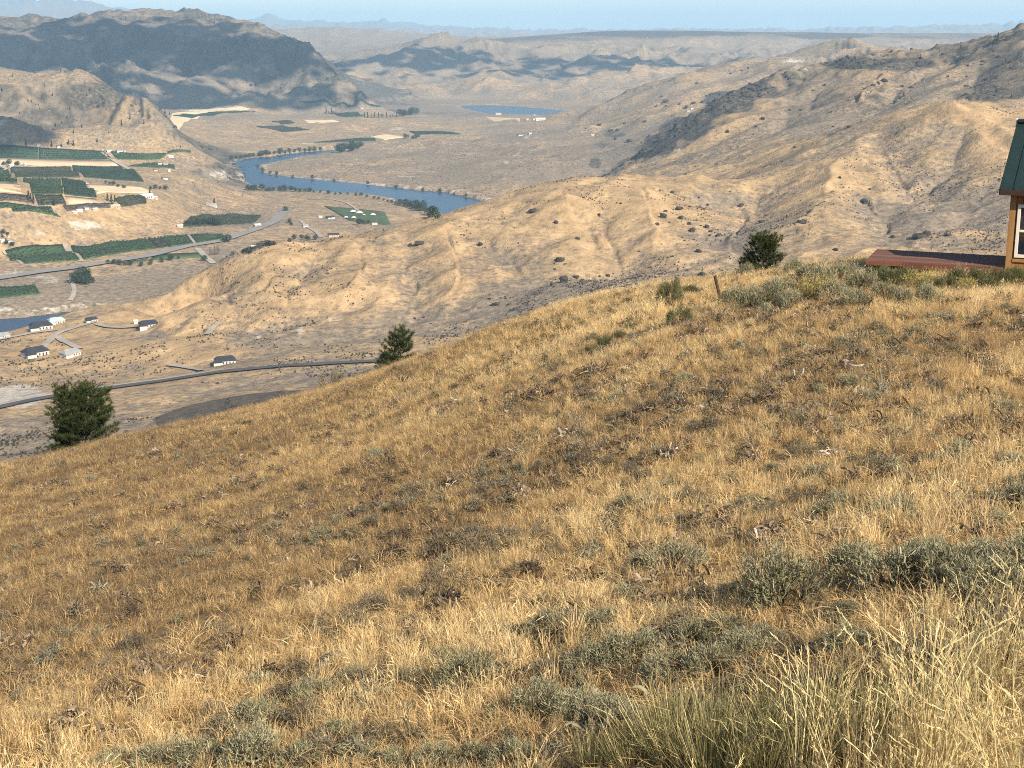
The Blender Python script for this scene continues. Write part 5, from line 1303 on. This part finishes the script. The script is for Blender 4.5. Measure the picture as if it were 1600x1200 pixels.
for k in range(4):
    S, W = sage_mesh(950 + k, 1500, .06, .58, 14, .6); BSAGE.append((S.mesh('foliage', M['sage_brown']), W.mesh('woody_stems', M['sage_wood'])))
GSH = []
for k in range(3):
    S, W = sage_mesh(980 + k, 2400, .06, .75, 14, 1.2); GSH.append((S.mesh('foliage', M['green_shrub']), W.mesh('woody_stems', M['sage_wood'])))
def rabbit_mesh(seed, flowers=False):
    r = np.random.default_rng(seed); S, Fl = Strips(), Strips()
    for _ in range(430):
        a = r.uniform(0, 6.283); rr = .16 * r.uniform() ** .5; lean = r.uniform(.05, .95); hh = r.uniform(.35, 1.0)
        p0 = np.array((rr * math.cos(a), rr * math.sin(a), -.03)); out = np.array((math.cos(a + r.normal(0, .35)), math.sin(a + r.normal(0, .35)), 0))
        p1 = p0 + out * lean * hh * .45 + (0, 0, hh * .5); p2 = p0 + out * lean * hh * .75 + (0, 0, hh)
        th = r.uniform(0, 6.28)
        S.blade([p0, p1, p2], .011, np.clip(r.normal(.45, .30), 0, 1), (math.cos(th), math.sin(th), 0))
        if r.uniform() < .5:
            q = p1 + (p2 - p1) * r.uniform(.1, .8); S.blade([q, q + (out * .10 + np.array((r.normal(0, .05), r.normal(0, .05), .12)))], .008, r.uniform(.3, 1))
        if flowers and r.uniform() < .8:
            for _k in range(5):
                Fl.blade([p2, p2 + r.normal(0, .03, 3) + (0, 0, .02)], .022, r.uniform(), r.normal(size=3), False)
    return S, Fl
RAB = [rabbit_mesh(1100 + k, False)[0].mesh('stems', M['rabbit']) for k in range(3)]
RABF = []
for k in range(2):
    S, Fl = rabbit_mesh(1150 + k, True); RABF.append((S.mesh('stems', M['rabbit']), Fl.mesh('flowers', M['rabbit_flower'])))
def short_zone(x, y):
    """1 on the closely cropped stony flank that falls away to the left"""
    p = .73 * x - .69 * y
    return smooth(1.5, -7, p + 3.3 + .67 * np.hypot(x, y) + 4 * gnoise(x / 9, y / 9))
SR = np.random.default_rng(5)
SHRUBS = []
def plant(name, parts, x, y, s, sz, label, cat, group=None):
    root = link(name, None, (), label=label, cat=cat, group=group, loc=(x, y, float(znear(np.float64(x), np.float64(y))) - .01 * s))
    SHRUBS.append((x, y, s))
    root.rotation_euler = (SR.normal(0, .06), SR.normal(0, .06) - .1, SR.uniform(0, 6.28)); root.scale = (s, s * SR.uniform(.85, 1.2), s * sz)
    for nm, me in parts:
        o = bpy.data.objects.new(nm, me); COL.objects.link(o); o.parent = root
    return root
def shrub_at(u, v, wpx, kind, label, group=None, tall=1.0):
    p = hit_near(u, v)
    if p is None:
        az, s = pix(u, v); ds = float(np.interp(az, _saz, _sd)) * .97; p = Vector((ds * math.sin(az), ds * math.cos(az), 0))
    w = wpx / FPX * math.hypot(p.x, p.y) * 1.12
    if group and not group.startswith('scattered'):
        sz_ = 'broad ' if w > 1.0 else 'middling ' if w > .62 else 'small '
        label = label if label.split()[0] in ('small', 'low') else sz_ + label; group = group if label.split()[0] in ('low', 'small') and not label.startswith('small ' + label[6:] + '_') and group.startswith(('low', 'small')) else sz_ + group
    if kind == 'sage': f = SAGE[SR.integers(6)]; return plant('sagebrush', (('foliage', f[0]), ('woody_stems', f[1])), p.x, p.y, w, tall, label, 'sagebrush', group)
    if kind == 'brown': f = BSAGE[SR.integers(4)]; return plant('dry_shrub', (('foliage', f[0]), ('woody_stems', f[1])), p.x, p.y, w, tall, label, 'shrub', group)
    if kind == 'green': f = GSH[SR.integers(3)]; return plant('olive_shrub', (('foliage', f[0]), ('woody_stems', f[1])), p.x, p.y, w, tall, label, 'shrub', group)
    if kind == 'rabbit': return plant('rabbitbrush', (('stems', RAB[SR.integers(3)]),), p.x, p.y, w, tall, label, 'rabbitbrush', group)
    if kind == 'flower': f = RABF[SR.integers(2)]; return plant('rabbitbrush', (('stems', f[0]), ('flowers', f[1])), p.x, p.y, w, tall, label, 'rabbitbrush', group)
shrub_at(1222, 945, 165, 'sage', 'biggest rounded grey green sagebrush standing alone in golden grass')
FG = 'dense grey green sagebrush in the thicket beside the tall pale grass'
for u, v, w in [(1335, 905, 110), (1405, 935, 150), (1480, 930, 140), (1550, 940, 130), (1600, 900, 120), (1450, 890, 90), (1530, 890, 90)]:
    shrub_at(u, v, w, 'sage', FG, 'sagebrush thicket', 1.05)
for u, v, w in [(1590, 800, 80), (1560, 830, 60), (1400, 815, 75), (1430, 825, 50), (1585, 735, 50), (1600, 770, 60), (1460, 870, 60)]:
    shrub_at(u, v, w, 'sage', 'grey sagebrush on the slope above the thicket', 'sagebrush above the thicket')
for u, v, w in [(1040, 965, 45), (1085, 1010, 90), (1130, 1000, 80), (990, 1035, 110), (1110, 1060, 110), (1170, 1030, 90), (930, 1060, 110), (1040, 1075, 110), (860, 1000, 95), (800, 1000, 55), (735, 1075, 120), (700, 1045, 70), (840, 1110, 100), (900, 1120, 100), (960, 1130, 90), (780, 1125, 60),
                (1060, 895, 95), (1010, 890, 50), (960, 975, 50)]:
    shrub_at(u, v, w, 'sage', 'grey green sagebrush in the broken belt across the lower slope', 'sagebrush belt')
for u, v, w in [(400, 1135, 95), (360, 1140, 60), (500, 1130, 42), (640, 1120, 42), (560, 1195, 80), (400, 1200, 140), (300, 1200, 110), (240, 1205, 90), (470, 1200, 90), (680, 1200, 90), (740, 1195, 80), (620, 1205, 80), (180, 1205, 70), (340, 990, 40), (800, 1195, 90), (110, 1210, 60)]:
    shrub_at(u, v, w, 'sage', 'low sagebrush along the bottom of the golden slope', 'low sagebrush row', .9)
shrub_at(535, 990, 90, 'brown', 'dark brown rounded shrub standing alone in the golden grass', None, 1.2)
for u, v, w in [(585, 960, 70), (650, 945, 60), (700, 925, 90), (640, 985, 50)]:
    shrub_at(u, v, w, 'brown', 'dry brown shrub beside the lone dark rounded one', 'dry shrubs beside the lone one')
for u, v, w in [(695, 865, 70), (740, 860, 80), (790, 855, 70), (760, 875, 80), (830, 850, 70)]:
    shrub_at(u, v, w, 'brown', 'dark shrub in the long band crossing the middle of the slope', 'dark shrub band', 1.0)
for u, v, w in [(640, 778, 50), (665, 772, 40), (505, 835, 26), (810, 740, 34), (620, 800, 40), (1000, 760, 60), (985, 740, 40), (1080, 790, 60)]:
    shrub_at(u, v, w, 'brown', 'small grey brown shrub dotted over the middle slope', 'small mid slope shrubs')
for u, v, w, t in [(1048, 480, 46, 1.6), (1062, 510, 40, 1.3), (1076, 462, 30, 1.0)]:
    shrub_at(u, v, w, 'green', 'dark olive shrub on the crest just left of the leaning post', 'olive shrubs left of the post', t)
for u, v, w in [(985, 520, 36), (965, 532, 36), (945, 543, 40), (925, 553, 30)]:
    shrub_at(u, v, w, 'green', 'low green shrub in the diagonal strip below the crest', 'low green shrub strip', .7)
for u, v, w in [(1148, 480, 50), (1175, 482, 50), (1205, 478, 48), (1235, 484, 46), (1195, 498, 36), (1220, 462, 44)]:
    shrub_at(u, v, w, 'sage', 'grey sagebrush right of the leaning post', 'sagebrush right of the post', 1.3)
for u, v, w in [(1290, 448, 50), (1320, 442, 46), (1345, 455, 50), (1265, 440, 40), (1300, 470, 44), (1335, 480, 44), (1240, 432, 40), (1165, 436, 34), (1380, 470, 40), (1412, 478, 40), (1450, 475, 44)]:
    shrub_at(u, v, w, 'sage', 'sagebrush in the brush patch in front of the deck', 'sagebrush in front of the deck', 1.35)
for u, v, w in [(1372, 448, 46), (1400, 452, 48), (1500, 452, 44), (1478, 456, 36), (1385, 440, 34), (1420, 446, 36), (1452, 450, 30)]:
    shrub_at(u, v, w, 'green', 'olive green shrub growing against the front of the deck', 'olive shrubs at the deck', 1.15)
for u, v, w in [(1530, 450, 50), (1560, 448, 50), (1590, 450, 52), (1545, 458, 40)]:
    shrub_at(u, v, w, 'green', 'dark olive shrub at the foot of the cabin wall', 'olive shrubs at the cabin', .95)
for u, v, w, lb in [(1440, 455, 34, 'yellow flowering rabbitbrush in front of the deck'), (1268, 470, 44, 'yellow flowering rabbitbrush in the brush patch left of the deck'), (1508, 458, 26, 'small yellow flowering rabbitbrush near the cabin corner')]:
    shrub_at(u, v, w, 'flower', lb, None, .8)
for u, v, w in [(1060, 1200, 150), (1140, 1190, 150), (1210, 1175, 140), (1250, 1210, 150), (1000, 1215, 130), (1120, 1235, 160), (1310, 1150, 120), (1190, 1240, 160), (1060, 1160, 110), (1320, 1200, 130), (930, 1215, 100), (1390, 1140, 110), (1270, 1130, 100)]:
    shrub_at(u, v, w, 'rabbit', 'green stemmed rabbitbrush with upright broom like twigs beside the tall pale grass', 'rabbitbrush clump', .85)
shrub_at(517, 604, 42, 'brown', 'brown shrub on the crest left of the sparse little pine', None, 1.7)
n_extra = 0
while n_extra < 170:
    u, v = SR.uniform(60, 1590), SR.uniform(470, 1190)
    if v < skyl(u) + 25: continue
    p = hit_near(u, v)
    if p is None: continue
    g = fbm(p.x / 6 + 40, p.y / 6, 2) + .4 * smooth(600, 1200, u) + .3 * smooth(850, 1100, v) - .4 * short_zone(p.x, p.y)
    if SR.uniform() > g: continue
    w = SR.uniform(.22, .55) * FPX / math.hypot(p.x, p.y)
    k = 'sage' if SR.uniform() < .5 else 'brown'
    lm = ('below the bushy dark pine' if u < 330 else 'below the sparse little pine' if u < 760 else 'below the leaning post' if u < 1130 else 'below the round young pine' if u < 1330 else 'below the deck and cabin')
    lm = ('low on the slope ' if v > 800 else 'midway down the slope ' if v > 620 else 'near the crest ') + lm
    shrub_at(u, v, w, k, ('small grey sagebrush ' if k == 'sage' else 'small brown shrub ') + lm, ('scattered sagebrush ' if k == 'sage' else 'scattered brown shrubs ') + lm, .9)
    n_extra += 1

# lichen covered rocks in the grass
def rock_mat():
    s = NT('lichen_rock', .9, .2); tc = s.n('TexCoord'); f = s.noise(tc.outputs['Object'], 2.5, 6, .7); g = s.noise(tc.outputs['Object'], 7, 4, .6)
    s.col(s.mix(s.math('MULTIPLY', s.math('SUBTRACT', g, .52), 6, True), s.ramp(f, [(.3, (.07, .062, .052)), (.7, (.22, .20, .17))]), (.34, .33, .25))); s.bump(f, .7, .05); return s.m
M['lichen'] = rock_mat()
for k, (u, v, w, lb) in enumerate([(522, 1040, 34, 'lichen covered rock showing in the grass, largest of three'), (505, 1050, 24, 'lichen covered rock between its larger and smaller neighbours'), (487, 1066, 16, 'smallest lichen covered rock of three in the grass')]):
    p = hit_near(u, v); me = boulder_mesh(40 + k); me.materials.clear()
    o = link('rock', me, M['lichen'], label=lb, cat='rock', loc=(p.x, p.y, p.z + .05)); s = w / FPX * p.length; o.scale = (s * 1.2, s, s * .9); o.rotation_euler = (0, 0, k * 1.3)

GR = np.random.default_rng(77)
SHR = np.array(SHRUBS)
def clear_of_shrubs(x, y, z, k=.40):
    ok = np.ones(len(x), bool)
    for sx, sy, sr in SHR:
        ok &= (x - sx) ** 2 + (y - sy) ** 2 > (k * sr) ** 2
    return ok
def sample(dens, dmin, dmax, azr=.47, steps=400):
    """points on the near hillside with dens(d) plants per square metre"""
    e = np.exp(np.linspace(math.log(dmin), math.log(dmax), steps)); mid = .5 * (e[1:] + e[:-1])
    cnt = dens(mid) * 2 * azr * mid * np.diff(e)
    n = GR.poisson(cnt); d = np.concatenate([GR.uniform(e[k], e[k + 1], n[k]) for k in range(len(mid))]); az = GR.uniform(-azr, azr, len(d))
    return d * np.sin(az), d * np.cos(az), d, az
def normal_tilt(n, k=.25): return np.stack([GR.normal(0, k, n), GR.normal(0, k, n), GR.uniform(0, 6.283, n)], -1)
def contour_bands(x, y):
    c = .69 * x + .73 * y; p = .73 * x - .69 * y
    return gnoise(p / 5.0 + 2, c / 30) + .6 * gnoise(p / 2.1, c / 11 + 7)
def grass():
    x, y, d, az = sample(lambda d: 56 / (1 + (d / 20) ** 1.3) + 2.5, 3.6, 118, .62)
    z = znear(x, y); n = len(x)
    b = contour_bands(x, y); sz = short_zone(x, y); f = fbm(x / 3.1, y / 3.1, 3)
    keep = GR.uniform(0, 1, n) < np.clip(.80 + .40 * b - .38 * sz + .75 * gnoise(x / .9, y / .9) + .35 * gnoise(x / 2.4, y / 2.4), .04, 1)
    keep &= clear_of_shrubs(x, y, z)
    x, y, z, d, b, sz, f = (q[keep] for q in (x, y, z, d, b, sz, f)); n = len(x)
    scl = (.66 + .30 * f + .22 * b) * GR.uniform(.65, 1.3, n) * (1 - .55 * sz) * (1 + .30 * smooth(25, 80, d))
    tint = .58 + .36 * b + .20 * f - .36 * sz + GR.normal(0, .15, n) - .08 * smooth(.05, .3, x / d) * smooth(14, 22, d) + .06 * smooth(16, 5, d)
    instancer('dry_grass', PROTO['grass'], np.stack([x, y, z], -1), normal_tilt(n, .22), np.clip(scl, .3, 2.2), GR.integers(0, 6, n), np.clip(tint, .02, 1), 'dry golden bunchgrass covering the whole near slope', 'grass')
    x, y, d, az = sample(lambda d: 26 / (1 + (d / 18) ** 1.3) + 2.5, 3.6, 118, .62)
    n = len(x); z = znear(x, y); b = contour_bands(x, y); sz = short_zone(x, y)
    tint = .44 + .24 * b + GR.normal(0, .13, n) - .22 * sz
    instancer('grass_litter', PROTO['mat'], np.stack([x, y, z], -1), normal_tilt(n, .2), np.clip(GR.uniform(.6, 1.4, n) * (1 + .5 * smooth(20, 80, d)), .3, 2.4), GR.integers(0, 4, n), np.clip(tint, .02, 1), 'flattened straw and short stubble between the tufts', 'grass litter')
    return n
grass()
def forbs():
    x, y, d, az = sample(lambda d: 4.2 * smooth(5, 11, d) * (1.15 - smooth(40, 100, d)), 4, 95)
    z = znear(x, y); n = len(x); right = smooth(-.12, .12, x / d); f = fbm(x / 4.4 + 30, y / 4.4, 3)
    keep = GR.uniform(0, 1, n) < np.clip(.10 + .75 * f + .34 * right, .0, 1) * (.25 + .75 * smooth(10, 17, d))
    x, y, z, d = (q[keep] for q in (x, y, z, d)); n = len(x)
    instancer('dead_forbs', PROTO['forb'], np.stack([x, y, z], -1), normal_tilt(n, .3), GR.uniform(.6, 1.7, n), GR.integers(0, 5, n), np.clip(GR.normal(.34, .18, n), 0, 1), 'brown curled dead forbs and pale stalks among the grass', 'dead forbs')
    x, y, d, az = sample(lambda d: 5.0 * smooth(4, 8, d) * (1.1 - smooth(45, 90, d)), 3.5, 80)
    z = znear(x, y); n = len(x); right = smooth(-.15, .15, x / d); f = fbm(x / 5 - 12, y / 5 + 3, 3)
    keep = GR.uniform(0, 1, n) < np.clip(.02 + .7 * f + .34 * right + .25 * smooth(22, 9, d), .0, 1)
    x, y, z, d = (q[keep] for q in (x, y, z, d)); n = len(x)
    instancer('grey_forbs', PROTO['grey'], np.stack([x, y, z], -1), normal_tilt(n, .3), GR.uniform(.5, 1.5, n), GR.integers(0, 4, n), np.clip(GR.normal(.4, .22, n), 0, 1), 'low grey weeds growing between the grass tufts', 'low weeds')
    # tall pale grass close to the camera on the right
    x, y, d, az = sample(lambda d: 18 * smooth(13.5, 9.5, d), 4.5, 14)
    z = znear(x, y); n = len(x); U, V = project(x, y, z)
    keep = GR.uniform(0, 1, n) < np.clip(smooth(1150, 1500, U + 120 * gnoise(x, y)) * smooth(11.5, 8.4, d) + .025 * smooth(700, 1250, U), 0, 1)
    x, y, z = x[keep], y[keep], z[keep]; n = len(x)
    instancer('tall_pale_grass', PROTO['tall'], np.stack([x, y, z], -1), normal_tilt(n, .12), GR.uniform(.5, 1.25, n), GR.integers(0, 5, n), np.clip(GR.normal(.68, .2, n), 0, 1), 'tall pale straw grass with seed heads in the lower corner beside the brush', 'tall grass')
forbs()
hn = len(HS[1])
HROT_ = np.stack([np.zeros(hn), np.zeros(hn), HS[3].uniform(0, 6.28, hn)], -1)
instancer('hill_shrubs', proto_collection('hill_shrub_kinds', [HS[0]]), HS[1], HROT_, HS[2], np.zeros(hn, np.int32), np.zeros(hn), 'dark brush speckled over the dry valley hills', 'brush')
OM = {'orchard': (.054, .088, .042), 'orchard_dark': (.042, .070, .042), 'orchard_olive': (.068, .078, .045), 'orchard_bare': (.105, .088, .074)}
OC = {}
for k_, c_ in OM.items():
    mm = leaf_material(k_ + '_tree_leaves', c_, .5, .15); ms = []
    for sd in range(2):
        V, F = leaf_cloud(70, round_crown(sd + 2, 1.0, .95), .13, 80 + sd); me = mesh_np('orchard_tree', V, F); me.materials.append(mm); ms.append(me)
    OC[k_] = proto_collection(k_ + '_trees', ms)
for ob, P, sc_, mt, sp_ in orchard_rows():
    n = len(P); sc_ = sc_ * max(1.0, sp_ / 5.0)
    o = instancer('tree_rows', OC[mt], P, np.stack([np.zeros(n), np.zeros(n), GR.uniform(0, 6.28, n)], -1), sc_, GR.integers(0, 2, n), np.zeros(n), None, None)
    o.parent = ob
on = len(OUT[0])
instancer('rock_outcrops', proto_collection('outcrop_rocks', BLD), OUT[0], np.stack([OUT[2].normal(0, .3, on), OUT[2].normal(0, .3, on), OUT[2].uniform(0, 6.28, on)], -1), OUT[1], OUT[2].integers(0, 5, on), np.zeros(on), 'broken dark rock outcrops along the craggy ridges', 'rock outcrop')
# ------------------------------------------------------------------ young pines on the crest
M['needles'] = shrub_mat('pine_needles', [(0, (.018, .028, .009)), (.5, (.042, .060, .016)), (1, (.095, .112, .030))], .15)
def pine(u_mid, v_top, d, H, W, label, seed, whorls=11, per=6, shape=1.0, sparse=0.0, lean=0.0, low=.06, nl=.17):
    r = np.random.default_rng(seed)
    az, s = pix(u_mid, v_top); x, y = d * math.sin(az), d * math.cos(az)
    ztop = float(s) * d; zg = float(znear(np.float64(x), np.float64(y))); H = max(H, ztop - zg)
    root = link('pine_tree', None, (), label=label, cat='tree', loc=(x, y, ztop - H)); root.rotation_euler = (0, lean, 0)
    T = Strips(); C = Strips()
    bm = bmesh.new(); prev = None
    for k in range(10):
        t = k / 9; rad = .085 * (H / 4.5) * (1 - .9 * t); cx = .05 * math.sin(t * 5 + seed) * H * .2
        ring = [bm.verts.new((cx + rad * math.cos(a), rad * math.sin(a), -.3 + (H * .97 + .3) * t)) for a in [j * math.tau / 8 for j in range(8)]]
        if prev:
            for j in range(8): bm.faces.new([prev[j], prev[(j + 1) % 8], ring[(j + 1) % 8], ring[j]])
        prev = ring
    link('trunk', bm_mesh(bm, 'trunk'), M['bark'], root)
    def needles(p, ax, n, L_):
        ax = ax / np.linalg.norm(ax)
        for _ in range(n):
            dv = ax * r.uniform(.1, 1.1) + r.normal(0, .62, 3); dv /= np.linalg.norm(dv)
            b = p - ax * r.uniform(0, .12)
            C.blade([b, b + dv * L_ * r.uniform(.7, 1.15)], .018, np.clip(r.normal(.45 + .25 * dv[2], .2), 0, 1), r.normal(size=3), True)
    for w in range(whorls):
        t = low + (1 - low) * (w + .3) / whorls
        z = t * H; reach = W * .5 * shape_f(t, shape)
        for b in range(per):
            if r.uniform() < sparse: continue
            a = b * math.tau / per + w * .9 + r.normal(0, .3); ln = reach * r.uniform(.55, 1.12)
            el = .10 + .75 * t + r.normal(0, .15)
            p0 = np.array((.05 * math.sin(t * 5 + seed) * H * .2, 0, z)); out = np.array((math.cos(a), math.sin(a), 0))
            mid = p0 + out * ln * .5 + (0, 0, ln * .5 * math.sin(el) * .7); tip = p0 + out * ln * .93 + (0, 0, ln * math.sin(el))
            for th in (0, 1.57): T.blade([p0, mid, tip], .035 * (1 - t * .6), .5, (math.cos(a + 1.57) * math.cos(th), math.sin(a + 1.57) * math.cos(th), math.sin(th)))
            nt = max(2, int(ln / .13))
            for k in range(nt):
                q = (k + 1) / nt
                if q < .3: continue
                c = (p0 + (mid - p0) * q * 2) if q < .5 else mid + (tip - mid) * (q - .5) * 2
                for sd in range(3 if q < .95 else 1):
                    sv = (np.cross(out, (0, 0, 1)) * (sd - 1) * r.uniform(.10, .36) + r.normal(0, .06, 3)) * (1 if q < .95 else 0)
                    e = c + sv + (0, 0, .07)
                    T.blade([c, e], .012, .5)
                    needles(e, (tip - p0) / max(ln, .1) * .5 + sv + np.array((0, 0, .35)), 34, nl)
    needles(np.array((.05 * math.sin(5 + seed) * H * .2, 0, H * .97)), np.array((0, 0, 1.0)), 40, nl)
    link('crown', C.mesh('crown', M['needles']), (), root)
    link('branches', T.mesh('branches', M['bark']), (), root)
def shape_f(t, k):
    if k > 2.5: return math.sin(math.pi * min(1, t * .74 + .26)) ** .8 * .96 + .08
    if k > 1.5: return (1 - t) ** .55 * .9 + .12                    # broad and rounded
    return max(.12, (1 - t) ** .75 * (.75 + .6 * min(1, t * 3)))
pine(128, 605, 86, 4.5, 4.5, 'bushy dark green pine standing alone below the crest of the near slope', 3, 13, 9, 3.0, .12, .04, .04, .20)
pine(100, 603, 86.4, 4.4, 2.6, 'slim second leader of young pine grown into the bushy pine', 13, 10, 7, 2.0, .1, -.04, .1, .18)
pine(628, 515, 89, 3.3, 2.9, 'sparse little pine with open gaps on the crest of the slope', 8, 9, 6, 3.0, .26, -.05, .10, .20)
pine(598, 552, 88.5, 1.6, 1.5, 'knee high green pine seedling beside the sparse little pine', 18, 6, 5, 2.0, .2, .1, .1, .16)
pine(1194, 369, 66, 2.3, 2.3, 'round bushy young pine on the crest between the post and the deck', 5, 9, 8, 3.0, .05, 0, .06, .14)
# ------------------------------------------------------------------ fair weather clouds (above the frame) whose shadows lie on the far hills
def cloud_material():
    s = NT('cloud', 1.0, 0.0); s.col((.92, .92, .93)); return s.m
CM = cloud_material()
def cloud(u, v, sx, sy, alt, seed, label):
    p = hit(u, v)
    if p is None: print('NOHIT cloud', u, v); return
    c = p + SUN_DIR * ((alt - p.z) / SUN_DIR.z)
    r = np.random.default_rng(seed); bm = bmesh.new()
    for k in range(26):
        a, t = r.uniform(0, 6.283), r.uniform(0, 1) ** .5
        q = Vector((sx * t * math.cos(a), sy * t * math.sin(a), r.uniform(0, 120)))
        rad = min(sx, sy) * r.uniform(.15, .34) * (1.15 - .6 * t)
        vv = bmesh.ops.create_icosphere(bm, subdivisions=2, radius=1.0)['verts']
        ph = r.uniform(0, 6, 3)
        for w in vv:
            co = w.co; kk = 1 + .12 * math.sin(5 * co.x + ph[0]) * math.sin(6 * co.y + ph[1]) + .08 * math.sin(11 * co.z + ph[2] + 7 * co.x)
            w.co = q + Vector((co.x * rad * kk, co.y * rad * kk, max(co.z, -.25) * rad * .6 * kk))
    for k in range(90):                                # ragged fringe of small puffs
        a, t = r.uniform(0, 6.283), r.uniform(.75, 1.45)
        q = Vector((sx * t * math.cos(a), sy * t * math.sin(a), r.uniform(0, 80)))
        rad = r.uniform(16, 62) * (1.7 - t)
        for w in bmesh.ops.create_icosphere(bm, subdivisions=1, radius=1.0)['verts']:
            w.co = q + Vector((w.co.x * rad * r.uniform(.8, 1.3), w.co.y * rad, w.co.z * rad * .6))
    me = bm_mesh(bm, 'cloud')
    link('cloud', me, CM, label=label, cat='cloud', loc=tuple(c), group='drifting clouds')
CL_L = 'small white cumulus cloud drifting above the valley'
for k, (u, v, sx, sy, al) in enumerate([(10, 80, 620, 520, 1900), (150, 62, 460, 300, 1950), (100, 105, 460, 240, 1850), (215, 92, 330, 220, 1900), (270, 58, 210, 120, 1900), (380, 110, 220, 110, 1900), (235, 150, 360, 200, 1800), (330, 152, 420, 170, 1900), (410, 153, 300, 110, 1900), (305, 95, 240, 130, 1900), (590, 100, 480, 320, 2000), (680, 95, 300, 220, 2000),
                                        (480, 82, 300, 220, 2000), (905, 102, 300, 170, 2000), (1060, 100, 340, 170, 2000), (830, 118, 260, 110, 2000), (10, 212, 70, 26, 1700), (440, 85, 130, 90, 1900)]):
    cloud(u, v, sx, sy, al, 60 + k, CL_L)
# ------------------------------------------------------------------ haze
def haze():
    bm = bmesh.new()
    bmesh.ops.create_cube(bm, size=1)
    lo, hi = Vector((-30000, -400, WATER - 12)), Vector((30000, 45500, float(ZZ.max()) + 30))
    for v in bm.verts:
        v.co = Vector([lo[k] + (v.co[k] + .5) * (hi[k] - lo[k]) for k in range(3)])
    me = bpy.data.meshes.new('haze'); bm.to_mesh(me); bm.free()
    m = bpy.data.materials.new('haze'); m.use_nodes = True; t = m.node_tree
    t.nodes.remove(t.nodes['Principled BSDF'])
    pv = t.nodes.new('ShaderNodeVolumePrincipled')
    pv.inputs['Color'].default_value = (.46, .73, 1.0, 1)
    pv.inputs['Density'].default_value = 5.4e-5
    pv.inputs['Anisotropy'].default_value = 0.0
    t.links.new(pv.outputs[0], t.nodes['Material Output'].inputs['Volume'])
    link('haze', me, m, kind='stuff', label='thin blue haze filling the valley air', cat='haze')
haze()
